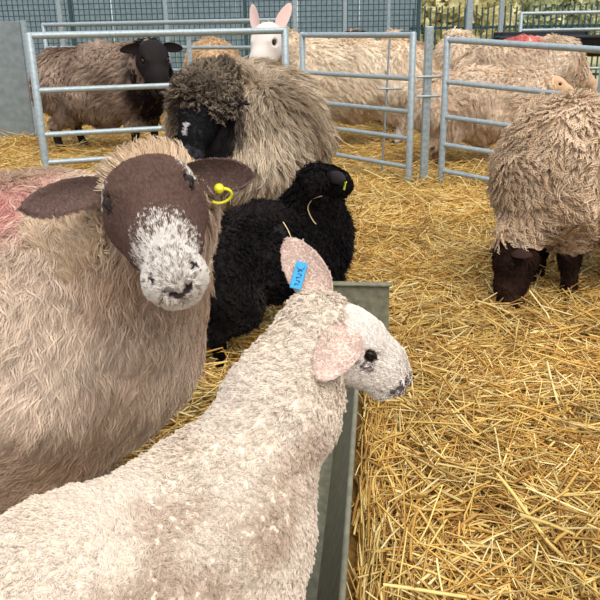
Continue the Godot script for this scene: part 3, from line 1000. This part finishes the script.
func straw() -> void:
	var root := Node3D.new()
	root.name = "straw_bedding"
	add_child(root)
	tag(root, "deep loose golden straw bedding covering the whole pen floor", "straw", "", "stuff")
	var st := SurfaceTool.new()
	st.begin(Mesh.PRIMITIVE_TRIANGLES)
	st.set_smooth_group(0)
	var step := 0.08
	for i in range(-60, 70):
		for j in range(0, 138):
			var c := []
			for q in [[0, 0], [1, 0], [1, 1], [0, 1]]:
				var x: float = (i + q[0]) * step
				var z: float = -(j + q[1]) * step - 0.1
				c.append(Vector3(x, straw_height(x, z) - 0.02, z))
			quad(st, c[0], c[1], c[2], c[3])
	st.generate_normals()
	var bed := textured(srgb(128, 94, 46), srgb(196, 156, 86), 0.09, 3.0, 0.95, 0.0, 5)
	tag(put("packed_straw", st.commit(), bed, root), "", "", "", "stuff")
	var m := StandardMaterial3D.new()
	m.vertex_color_use_as_albedo = true
	m.roughness = 0.55
	m.metallic_specular = 0.35
	var tones := [srgb(232, 200, 122), srgb(222, 184, 102), srgb(204, 162, 84), srgb(242, 220, 158), srgb(190, 146, 76), srgb(220, 192, 122), srgb(168, 124, 66)]
	for v in 6:
		var r := RandomNumberGenerator.new()
		r.seed = 300 + v
		var s2 := SurfaceTool.new()
		s2.begin(Mesh.PRIMITIVE_TRIANGLES)
		var pts := PackedVector3Array()
		var rad := PackedFloat32Array()
		var kink := r.randf_range(0.3, 0.7)
		var ang := r.randf_range(-0.5, 0.5) if v > 1 else 0.08
		for i in 6:
			var t := i / 5.0
			pts.append(Vector3((t - 0.5), maxf(0.0, t - kink) * ang * 0.6 + 0.03 * sin(t * 4.0 + v), maxf(0.0, t - kink) * ang + 0.03 * sin(t * 3.0 + v * 2.0)))
			rad.append((0.011 if v < 4 else 0.017) * (1.0 if t < 0.9 else 0.7))
		tube_into(s2, pts, rad, 4, true, 0.55 if v < 4 else 0.22)
		s2.generate_normals()
		var mesh := s2.commit()
		var buf := PackedFloat32Array()
		var count := 0
		var zones := [[-0.9, -3.4, -1.0, 1.9, 9500], [-3.4, -5.2, -2.6, 3.0, 7600], [-5.2, -10.5, -4.2, 4.6, 8200]]
		for zone in zones:
			for i in int(zone[4]):
				var z := rng.randf_range(zone[1], zone[0])
				var x := rng.randf_range(zone[2], zone[3])
				var len := rng.randf_range(0.09, 0.30) * (1.0 if z > -5.2 else 1.3)
				if in_trough(x, z): continue
				var yaw := rng.randf() * TAU
				if in_trough(x + cos(yaw) * len * 0.45, z - sin(yaw) * len * 0.45) or in_trough(x - cos(yaw) * len * 0.45, z + sin(yaw) * len * 0.45):
					yaw = deg_to_rad(81.0) + rng.randf_range(-0.1, 0.1)
				var layer := rng.randf()
				var tilt := rng.randfn(0.0, 0.16)
				var b := Basis(Vector3.UP, yaw) * Basis(Vector3.BACK, tilt) * Basis(Vector3.RIGHT, rng.randf() * TAU)
				b = b * Basis.from_scale(Vector3(len, 0.19, 0.19) * Vector3(1, rng.randf_range(0.8, 1.3), rng.randf_range(0.8, 1.3)))
				var y := straw_height(x, z) - 0.012 + 0.045 * layer * layer + absf(sin(tilt)) * len * 0.35
				var c: Color = tones[rng.randi() % tones.size()]
				c = shade(c, rng.randf_range(0.76, 1.08) * (1.0 + 0.3 * noise_coarse.get_noise_2d(x * 5.0, z * 5.0)))
				buf.append_array(PackedFloat32Array([b.x.x, b.y.x, b.z.x, x, b.x.y, b.y.y, b.z.y, y, b.x.z, b.y.z, b.z.z, z, c.r, c.g, c.b, 1.0]))
				count += 1
		copies("loose_straw", root, mesh, count, buf, m)

# single stalks caught in wool or on a rail
func wisp(label: String, points: Array, c: Color, r := 0.0022) -> void:
	var pts := PackedVector3Array()
	var curve := Curve3D.new()
	for q in points: curve.add_point(q)
	for i in points.size():
		var d: Vector3 = (points[mini(i + 1, points.size() - 1)] - points[maxi(i - 1, 0)]) * 0.22
		curve.set_point_in(i, -d)
		curve.set_point_out(i, d)
	for i in 13: pts.append(curve.sample_baked(curve.get_baked_length() * i / 12.0, true))
	var o := put("straw_stalk", tube(pts, PackedFloat32Array([r]), 5, true, 0.6), plain(c, 0.6), self)
	tag(o, label, "straw", "single straw stalks caught on things")

# the point where the way from a to b meets the wool of an animal
func settle(called: String, a: Vector3, b: Vector3) -> Vector3:
	var node: Node3D = fields[called][0]
	var f: Field = fields[called][1]
	var inv := node.transform.affine_inverse()
	var all := PackedInt32Array(range(f.a.size()))
	for i in 120:
		var q := a.lerp(b, i / 119.0)
		if f.value(inv * q, all) < 0.014: return q
	return b

func wisps() -> void:
	var lots := [
		["lamb_001", "pale curled straw stalk hanging on the black lamb's neck", [[Vector3(0.067, 0.595, -2.1), Vector3(0.083, 0.486, -2.6)], [Vector3(0.041, 0.586, -2.1), Vector3(0.051, 0.476, -2.6)], [Vector3(0.027, 0.561, -2.1), Vector3(0.033, 0.445, -2.6)], [Vector3(0.038, 0.529, -2.1), Vector3(0.047, 0.405, -2.6)], [Vector3(0.049, 0.514, -2.1), Vector3(0.061, 0.387, -2.6)]], 0.0022],
		["lamb_001", "short pale straw stalk lying on the black lamb's shoulder", [[Vector3(-0.044, 0.522, -2.1), Vector3(-0.055, 0.396, -2.6)], [Vector3(-0.031, 0.498, -2.1), Vector3(-0.038, 0.367, -2.6)], [Vector3(-0.020, 0.469, -2.1), Vector3(-0.025, 0.330, -2.6)]], 0.002],
		["ewe", "level straw stalk caught in the near ewe's shoulder wool", [[Vector3(-0.278, 0.824, -0.85), Vector3(-0.425, 0.705, -1.3)], [Vector3(-0.261, 0.824, -0.85), Vector3(-0.400, 0.704, -1.3)], [Vector3(-0.246, 0.818, -0.85), Vector3(-0.376, 0.695, -1.3)]], 0.0018],
		["ewe", "drooping straw stalk caught in the near ewe's shoulder wool", [[Vector3(-0.261, 0.824, -0.85), Vector3(-0.400, 0.704, -1.3)], [Vector3(-0.255, 0.813, -0.85), Vector3(-0.390, 0.688, -1.3)], [Vector3(-0.251, 0.797, -0.85), Vector3(-0.383, 0.664, -1.3)]], 0.0018],
		["ewe_002", "straw stalk lying on the grazing sheep's shoulder at the right edge", [[Vector3(0.882, 0.662, -2.4), Vector3(1.102, 0.565, -3.0)], [Vector3(0.916, 0.692, -2.4), Vector3(1.145, 0.603, -3.0)], [Vector3(0.946, 0.698, -2.4), Vector3(1.183, 0.610, -3.0)]], 0.0025],
		["ewe_003", "pale straw hanging over the black head of the dark sheep", [[Vector3(-1.135, 0.810, -6.0), Vector3(-1.230, 0.790, -6.5)], [Vector3(-1.075, 0.895, -6.0), Vector3(-1.165, 0.882, -6.5)], [Vector3(-1.012, 0.936, -6.0), Vector3(-1.096, 0.927, -6.5)]], 0.004],
	]
	for l in lots:
		var pts := []
		for ab in l[2]: pts.append(settle(l[0], ab[0], ab[1]))
		wisp(l[1], pts, srgb(226, 204, 158), l[3])

func trough(m: Material) -> void:
	var a := Vector3(0.018, 0, -0.6)        # right rim, near and far
	var b := Vector3(0.197, 0, -2.26)
	var n := thing("feed_trough", "long galvanised feed trough on the straw running away under the white lamb", "trough")
	var d := (b - a).normalized()
	var left := Vector3(d.z, 0, -d.x)
	var w := 0.18
	var slab := func(called: String, p: Vector3, q: Vector3) -> void:     # p, q: top and bottom of the wall, as (across, height)
		var u := (q - p)
		var long := (b - a).length()
		var st := SurfaceTool.new()
		st.begin(Mesh.PRIMITIVE_TRIANGLES)
		var mid := a.lerp(b, 0.5) + left * (p.x + q.x) * 0.5 + Vector3.UP * (p.y + q.y) * 0.5
		var ux := (left * u.x + Vector3.UP * u.y).normalized()
		box_into(st, Transform3D(Basis(d, ux, d.cross(ux)), mid), Vector3(long, u.length() + 0.003, 0.004), 0.001)
		st.generate_normals()
		put(called, st.commit(), m, n)
	slab.call("side_panel", Vector3(0, 0.19, 0), Vector3(0.055, 0.02, 0))
	slab.call("side_panel", Vector3(w, 0.19, 0), Vector3(w - 0.055, 0.02, 0))
	slab.call("base_panel", Vector3(0.055, 0.02, 0), Vector3(w - 0.055, 0.02, 0))
	for off in [0.0, w]:
		put("rim", bar(a + left * off + Vector3.UP * 0.192, b + left * off + Vector3.UP * 0.192, 0.006), m, n)
	for e in [a, b]:
		var turn := atan2(-left.z, left.x)
		var plate := put("end_plate", box(Vector3(w + 0.10, 0.25, 0.006), 0.002, Transform3D(Basis(Vector3.UP, turn), e + left * 0.055 + Vector3.UP * 0.15)), m, n)
		put("lip", box(Vector3(w + 0.11, 0.008, 0.028), 0.002, Transform3D(Basis(Vector3.UP, turn), e + left * 0.055 + Vector3.UP * 0.277)), m, plate)
		for q in [0.02, w * 0.5, w - 0.02]:
			var st := SurfaceTool.new()
			st.begin(Mesh.PRIMITIVE_TRIANGLES)
			tube_into(st, PackedVector3Array([e + left * q + Vector3.UP * 0.225 - d * 0.008, e + left * q + Vector3.UP * 0.225 + d * 0.012]), PackedFloat32Array([0.007]), 6)
			st.generate_normals()
			put("bolt", st.commit(), m, plate)

func _ready() -> void:
	# ---- camera, sky, light, exposure
	var cam := Camera3D.new()
	cam.fov = 2.0 * rad_to_deg(atan(300.0 / 760.0))
	cam.position = Vector3(0, 1.05, 0)
	cam.rotation = Vector3(deg_to_rad(-20.0), 0, deg_to_rad(-1.0))
	cam.near = 0.05
	cam.far = 300.0
	add_child(cam)
	var we := WorldEnvironment.new()
	var env := Environment.new()
	env.background_mode = Environment.BG_SKY
	var sky := Sky.new()
	var sm := ProceduralSkyMaterial.new()
	sm.sky_top_color = Color(0.90, 0.94, 1.0)
	sm.sky_horizon_color = Color(0.92, 0.95, 0.98)
	sm.ground_horizon_color = Color(0.62, 0.60, 0.55)
	sm.ground_bottom_color = Color(0.45, 0.42, 0.36)
	sm.sky_energy_multiplier = 1.0
	sky.sky_material = sm
	env.sky = sky
	env.tonemap_mode = Environment.TONE_MAPPER_LINEAR
	env.tonemap_exposure = 1.05
	env.sdfgi_enabled = true
	env.ssao_enabled = true
	env.ssil_enabled = true
	we.environment = env
	add_child(we)
	var sun := DirectionalLight3D.new()
	sun.rotation_degrees = Vector3(-58, 20, 0)
	sun.light_energy = 1.1
	sun.light_color = Color(1.0, 0.96, 0.90)
	sun.light_angular_distance = 60.0
	sun.shadow_enabled = true
	sun.sky_mode = DirectionalLight3D.SKY_MODE_LIGHT_ONLY
	add_child(sun)

	rng.seed = 20240611
	noise_fine.seed = 4
	noise_fine.frequency = 0.25
	noise_fine.fractal_octaves = 2
	noise_coarse.seed = 9
	noise_coarse.frequency = 0.35
	noise_coarse.fractal_octaves = 3
	wool_material = StandardMaterial3D.new()
	wool_material.vertex_color_use_as_albedo = true
	wool_material.roughness = 0.95
	wool_material.metallic_specular = 0.15
	skin_material = StandardMaterial3D.new()
	skin_material.vertex_color_use_as_albedo = true
	skin_material.roughness = 0.75
	skin_material.metallic_specular = 0.3
	var galvanised := textured(srgb(138, 150, 154), srgb(178, 190, 194), 0.03, 4.0, 0.45, 0.35, 11)
	var dull_zinc := textured(srgb(104, 102, 84), srgb(142, 140, 120), 0.02, 5.0, 0.65, 0.1, 12)

	# ---- structure
	var floor_m := textured(srgb(96, 76, 52), srgb(128, 104, 74), 0.05, 1.0, 0.95, 0.0, 3)
	var fl := put("floor", box(Vector3(16, 0.2, 16), 0.01, Transform3D(Basis.IDENTITY, Vector3(0, -0.2, -5))), floor_m, self)
	tag(fl, "earth floor under the straw", "", "", "structure")
	straw()
	backdrop(galvanised)

	# ---- pens
	hurdle("galvanised hurdle on the left, running away behind the curly black-faced sheep", Vector3(-1.85, 0, -5.6), Vector3(-0.08, 0, -6.15), [1.0, 0.63, 0.32, 0.12], galvanised, 0.028, 0.020, [0.60])
	hurdle("five-rail galvanised hurdle in the middle, in front of the white-faced sheep", Vector3(0.05, 0, -5.85), Vector3(0.73, 0, -4.98), [0.97, 0.71, 0.505, 0.335, 0.15], galvanised)
	hurdle("five-rail galvanised hurdle at the right, behind the grazing sheep", Vector3(0.94, 0, -4.96), Vector3(1.90, -0.07, -4.10), [0.94, 0.69, 0.475, 0.30, 0.13], galvanised, 0.021, 0.0155, [0.76])
	hurdle("galvanised hurdle farthest back on the left, behind the dark sheep", Vector3(-2.8, 0, -9.0), Vector3(-0.10, 0, -7.5), [1.08, 0.84, 0.62, 0.4], galvanised, 0.024, 0.018)
	var gp := thing("gate_post", "stout galvanised gate post between the middle and right hurdles", "post", Vector3(0.835, 0, -5.02))
	put("shaft", box(Vector3(0.05, 1.06, 0.05), 0.006, Transform3D(Basis.IDENTITY, Vector3(0, 0.49, 0))), galvanised, gp)
	for h in [0.72, 0.60]: put("latch_pin", bar(Vector3(-0.07, h, 0.03), Vector3(0.08, h, 0.03), 0.008), galvanised, gp)
	var stay := thing("gate_stay", "thin flat steel stay leaning behind the right end of the middle hurdle", "steel bar", Vector3(0.60, 0, -5.4))
	put("bar", tube(PackedVector3Array([Vector3(0.0, 0.02, 0.0), Vector3(0.035, 0.98, 0.0)]), PackedFloat32Array([0.018]), 8, true, 0.4), galvanised, stay)
	put("cross_pin", bar(Vector3(-0.03, 0.62, 0.02), Vector3(0.12, 0.62, 0.03), 0.007), galvanised, stay)
	trough(dull_zinc)

	# ---- animals
	near_ewe()
	white_lamb()
	black_lamb()
	curly_ewe()
	grazing_ewe()
	pen_sheep("ewe", "dark brown-grey sheep with black head and straw on its brow, behind the left hurdle", Vector3(-1.62, 0, -6.72), deg_to_rad(-20.0), 1.18, srgb(190, 168, 150), srgb(132, 110, 96), srgb(30, 27, 28), Vector3(-1.12, 0.93, -6.30), Vector3(0.25, -0.8, 0.55), {"count": 8000, "head_scale": 1.5, "ear_length": 0.17, "dark_front": 0.40})
	pen_sheep("ewe", "cream sheep with white face and tall upright pink ears, behind the middle hurdle", Vector3(0.46, 0, -6.75), deg_to_rad(180.0), 1.18, srgb(252, 238, 216), srgb(228, 206, 178), srgb(216, 206, 198), Vector3(-0.24, 1.05, -6.50), Vector3(-0.30, -0.74, 0.60), {"count": 9000, "head_scale": 1.6, "ear_dir": Vector3(-0.80, 0.35, 0.36), "ear_length": 0.22, "ear": srgb(220, 190, 182), "nose": srgb(120, 108, 108)})
	pen_sheep("ewe", "tan sheep seen from behind beyond the back hurdle on the left", Vector3(-0.95, 0, -9.1), deg_to_rad(100.0), 1.15, srgb(232, 204, 168), srgb(192, 160, 124), srgb(190, 160, 130), Vector3(-1.05, 0.8, -9.8), Vector3(0, -0.6, -0.8), {"count": 3500})
	pen_sheep("ewe", "cream-tan sheep standing nearest behind the right-hand hurdle, brown legs", Vector3(1.40, 0, -5.80), deg_to_rad(-3.0), 0.92, srgb(250, 230, 206), srgb(222, 196, 168), srgb(200, 164, 130), Vector3(1.90, 0.66, -5.78), Vector3(0.75, -0.45, 0.4), {"count": 8000, "leg": srgb(110, 80, 62)})
	pen_sheep("ewe", "pale sheep with a red mark on its back, behind the right-hand hurdle", Vector3(2.20, 0, -7.6), deg_to_rad(8.0), 1.14, srgb(244, 226, 204), srgb(204, 180, 154), srgb(190, 160, 134), Vector3(2.80, 0.62, -7.7), Vector3(0.7, -0.7, 0.2), {"count": 6000, "mark": Vector3(2.15, 0.86, -7.5)})
	pen_sheep("ewe", "tan sheep whose neck shows in the gap between the middle and right hurdles", Vector3(1.05, 0, -8.0), deg_to_rad(96.0), 1.15, srgb(236, 212, 182), srgb(198, 170, 140), srgb(196, 160, 126), Vector3(0.98, 0.95, -8.6), Vector3(-0.6, -0.5, -0.4), {"count": 5000})
	pen_sheep("ewe", "cream sheep farthest back beside the slim barn post on the right", Vector3(1.9, 0, -9.2), deg_to_rad(80.0), 1.15, srgb(246, 230, 208), srgb(212, 190, 164), srgb(200, 170, 140), Vector3(1.98, 0.95, -9.8), Vector3(0.3, -0.5, -0.7), {"count": 3500})
	pen_sheep("ewe", "sheep with a black face peering over the cream sheep's back", Vector3(0.30, 0, -9.3), deg_to_rad(-50.0), 1.12, srgb(210, 180, 148), srgb(160, 130, 104), srgb(34, 30, 32), Vector3(0.66, 0.97, -8.8), Vector3(0.35, -0.45, 0.75), {"count": 3500})
	wisps()

func backdrop(zinc: Material) -> void:
	var sheet := thing("sheet_gate", "solid grey sheet-metal gate panel at the far left edge", "gate", Vector3(-2.55, 0, -7.6), deg_to_rad(12.0))
	put("panel", box(Vector3(1.6, 1.08, 0.012), 0.003, Transform3D(Basis.IDENTITY, Vector3(-0.83, 0.57, 0))), textured(srgb(112, 122, 124), srgb(140, 150, 152), 0.02, 2.0, 0.5, 0.2, 14), sheet)
	put("post", bar(Vector3(0, -0.05, 0), Vector3(0, 1.12, 0), 0.03, 12), zinc, sheet)
	for h in [0.25, 0.62, 0.95]:
		put("hinge", tube(PackedVector3Array([Vector3(0.03, h, 0.03), Vector3(0.03, h + 0.07, 0.03)]), PackedFloat32Array([0.016]), 10), zinc, sheet)
	# land beyond
	var field := put("ground", box(Vector3(160, 0.2, 90), 0.01, Transform3D(Basis.IDENTITY, Vector3(0, -0.25, -58))), textured(srgb(150, 146, 100), srgb(186, 178, 128), 0.02, 0.3, 0.95, 0.0, 17), self)
	tag(field, "pale grassy ground beyond the fence", "", "", "structure")
	# slate-green windbreak sheeting behind the netting on the left
	var net := Node3D.new()
	net.name = "wall_back"
	net.position = Vector3(-2.6, 0, -12.6)
	add_child(net)
	tag(net, "slate-blue windbreak sheeting along the back left side", "", "", "structure")
	for i in 9:
		put("sheet", box(Vector3(0.95, 1.9, 0.02), 0.004, Transform3D(Basis(Vector3.UP, 0.05 if i % 2 else -0.05), Vector3(-3.6 + i * 0.96, 0.95, 0.02 * (i % 2)))), textured(srgb(108, 126, 134), srgb(138, 156, 162), 0.03, 1.5, 0.8, 0.0, 40 + i % 2), net)
	# welded wire fence
	var wire_m := plain(srgb(58, 82, 86), 0.5, 0.2, 0.4)
	for k in 3:
		var f := thing("mesh_fence", ["green welded mesh fence panel at the far left", "green welded mesh fence panel behind the tall-eared sheep", "green welded mesh fence panel behind the middle hurdle"][k], "fence", Vector3(-5.6 + k * 2.45, 0, -11.4), 0.0, "green mesh fence panels along the back")
		var st := SurfaceTool.new()
		st.begin(Mesh.PRIMITIVE_TRIANGLES)
		for i in 33: box_into(st, Transform3D(Basis.IDENTITY, Vector3(0.05 + i * 0.073, 0.95, 0)), Vector3(0.012, 1.9, 0.008), 0.001)
		for i in 26: box_into(st, Transform3D(Basis.IDENTITY, Vector3(1.22, 0.04 + i * 0.073, 0.009)), Vector3(2.4, 0.012, 0.008), 0.001)
		st.generate_normals()
		tag(put("wire_grid", st.commit(), wire_m, f), "", "", "", "stuff")
		for x in ([0.0, 2.44] if k == 2 else [0.0]):
			put("post", box(Vector3(0.05, 2.0, 0.05), 0.004, Transform3D(Basis.IDENTITY, Vector3(x, 1.0, -0.03))), wire_m, f)
	# palisade on the right
	var pal := thing("palisade_fence", "dark green upright-bar fence behind the right-hand pen", "fence", Vector3(1.75, 0, -12.0))
	for i in 50: put("bar", box(Vector3(0.022, 1.22 + 0.03 * (i % 3), 0.022), 0.003, Transform3D(Basis.IDENTITY, Vector3(i * 0.085, 0.62, 0))), wire_m, pal)
	for y in [0.25, 0.95]:
		put("rail", box(Vector3(4.3, 0.04, 0.02), 0.003, Transform3D(Basis.IDENTITY, Vector3(2.1, y, -0.022))), wire_m, pal)
	# slim barn posts
	var posts := [[-2.95, -10.2, 0.055], [-1.62, -10.2, 0.05], [0.0, -8.2, 0.045], [0.64, -10.4, 0.05], [1.20, -10.4, 0.04], [2.15, -10.0, 0.075], [2.85, -11.2, 0.06]]
	var where := ["left of the dark sheep", "behind the dark sheep's head", "right beside the white-faced sheep's ears", "behind the middle hurdle", "above the right post of the middle hurdle", "above the left end of the right hurdle", "above the feed bunk"]
	for i in posts.size():
		var q: Array = posts[i]
		var o := thing("barn_post", "slim grey upright barn post " + where[i], "post", Vector3(q[0], 0, q[1]), 0.0, "upright posts of the barn")
		put("shaft", box(Vector3(q[2], 3.0, q[2]), 0.006, Transform3D(Basis.IDENTITY, Vector3(0, 1.46, 0))), zinc, o)
		put("foot_plate", box(Vector3(q[2] * 2.4, 0.02, q[2] * 2.4), 0.003, Transform3D(Basis.IDENTITY, Vector3(0, 0.01, 0))), zinc, o)
	# feed bunk on dark legs and gate behind it
	var black := plain(srgb(34, 36, 40), 0.55)
	var bunk := thing("feed_bunk", "black feed bunk on dark legs heaped with hay in the right-hand pen", "feeder", Vector3(3.15, 0, -8.6), deg_to_rad(-8.0))
	var prof := PackedVector3Array()
	for i in 9:
		var a := PI * i / 8.0
		prof.append(Vector3(0, -sin(a) * 0.2, -cos(a) * 0.26))
	var st2 := SurfaceTool.new()
	st2.begin(Mesh.PRIMITIVE_TRIANGLES)
	for i in 8:
		for t in [0.0, 0.012]:
			var x0 := Vector3(-0.95, 0.86 + t, 0)
			var x1 := Vector3(0.95, 0.86 + t, 0)
			quad(st2, prof[i] + x0, prof[i + 1] + x0, prof[i + 1] + x1, prof[i] + x1)
	st2.generate_normals()
	put("trough_body", st2.commit(), black, bunk)
	for z in [-0.26, 0.26]: put("rim", bar(Vector3(-0.96, 0.865, z), Vector3(0.96, 0.865, z), 0.018), black, bunk)
	for x in [-0.9, -0.3, 0.3, 0.9]:
		for z in [-0.22, 0.22]: put("leg", box(Vector3(0.045, 0.86, 0.045), 0.004, Transform3D(Basis.IDENTITY, Vector3(x, 0.42, z))), plain(srgb(66, 52, 44), 0.8), bunk)
	var tub := thing("water_tub", "long low black water tub behind the marked sheep", "tub", Vector3(2.95, 0, -9.7))
	for z in [-0.2, 0.2]: put("side", box(Vector3(1.0, 0.42, 0.02), 0.008, Transform3D(Basis(Vector3.RIGHT, -0.15 * signf(z)), Vector3(0, 0.70, z))), black, tub)
	for x in [-0.5, 0.5]: put("end", box(Vector3(0.02, 0.42, 0.42), 0.008, Transform3D(Basis.IDENTITY, Vector3(x, 0.70, 0))), black, tub)
	put("base", box(Vector3(1.0, 0.02, 0.36), 0.006, Transform3D(Basis.IDENTITY, Vector3(0, 0.5, 0))), black, tub)
	put("stand", box(Vector3(0.8, 0.5, 0.3), 0.01, Transform3D(Basis.IDENTITY, Vector3(0, 0.25, 0))), plain(srgb(110, 100, 90), 0.9), tub)
	hurdle("galvanised gate farthest back at the right, beyond the feed bunk", Vector3(2.85, 0, -10.2), Vector3(4.9, 0, -10.0), [1.12, 0.92, 0.7, 0.45], zinc, 0.024, 0.018)
	# pale bushes beyond
	var leaf := SurfaceTool.new()
	leaf.begin(Mesh.PRIMITIVE_TRIANGLES)
	for k in 4:
		var b := Basis(Vector3.UP, k * 1.7) * Basis(Vector3.RIGHT, 0.5 + k * 0.4)
		quad(leaf, b * Vector3(0, 0, 0), b * Vector3(0.35, 0.4, 0.05), b * Vector3(0, 1, 0.1), b * Vector3(-0.35, 0.4, 0.05))
	leaf.generate_normals()
	var leaf_mesh := leaf.commit()
	var leaf_m := plain(Color.WHITE, 0.8)
	leaf_m.vertex_color_use_as_albedo = true
	leaf_m.backlight_enabled = true
	leaf_m.backlight = Color(0.6, 0.6, 0.5)
	var looks := ["yellow-green bush beyond the fence, left of the others", "pale olive bush beyond the fence, in the middle", "straw-coloured bush beyond the fence, towards the right", "grey-green bush beyond the fence at the right edge"]
	var tones := [srgb(226, 218, 176), srgb(206, 210, 176), srgb(238, 228, 194), srgb(200, 210, 190)]
	for k in 4:
		var o := thing("bush", looks[k], "bush", Vector3(3.4 + k * 3.0, -0.15, -19.0 - k % 2 * 2.0), 0.0, "bushes beyond the fence")
		put("trunk", tube(PackedVector3Array([Vector3(0, 0, 0), Vector3(0.1, 0.7, 0), Vector3(0.0, 1.4, 0.1)]), PackedFloat32Array([0.10, 0.08, 0.04]), 8), plain(srgb(110, 96, 80), 0.9), o)
		var buf := PackedFloat32Array()
		var count := 2600
		for i in count:
			var d := Vector3(rng.randfn(), rng.randfn(), rng.randfn()).normalized() * pow(rng.randf(), 0.4)
			var pos := Vector3(d.x * 1.7, 1.5 + d.y * 1.3, d.z * 1.3) * (1.0 + 0.3 * noise_coarse.get_noise_3d(d.x * 6.0 + k * 9.0, d.y * 6.0, d.z * 6.0))
			var bb := Basis(Vector3(rng.randf() - 0.5, rng.randf() - 0.5, rng.randf() - 0.5).normalized(), rng.randf() * TAU) * Basis.from_scale(Vector3.ONE * rng.randf_range(0.10, 0.22))
			var c: Color = shade(tones[k], rng.randf_range(0.7, 1.2))
			buf.append_array(PackedFloat32Array([bb.x.x, bb.y.x, bb.z.x, pos.x, bb.x.y, bb.y.y, bb.z.y, pos.y, bb.x.z, bb.y.z, bb.z.z, pos.z, c.r, c.g, c.b, 1.0]))
		copies("foliage", o, leaf_mesh, count, buf, leaf_m)
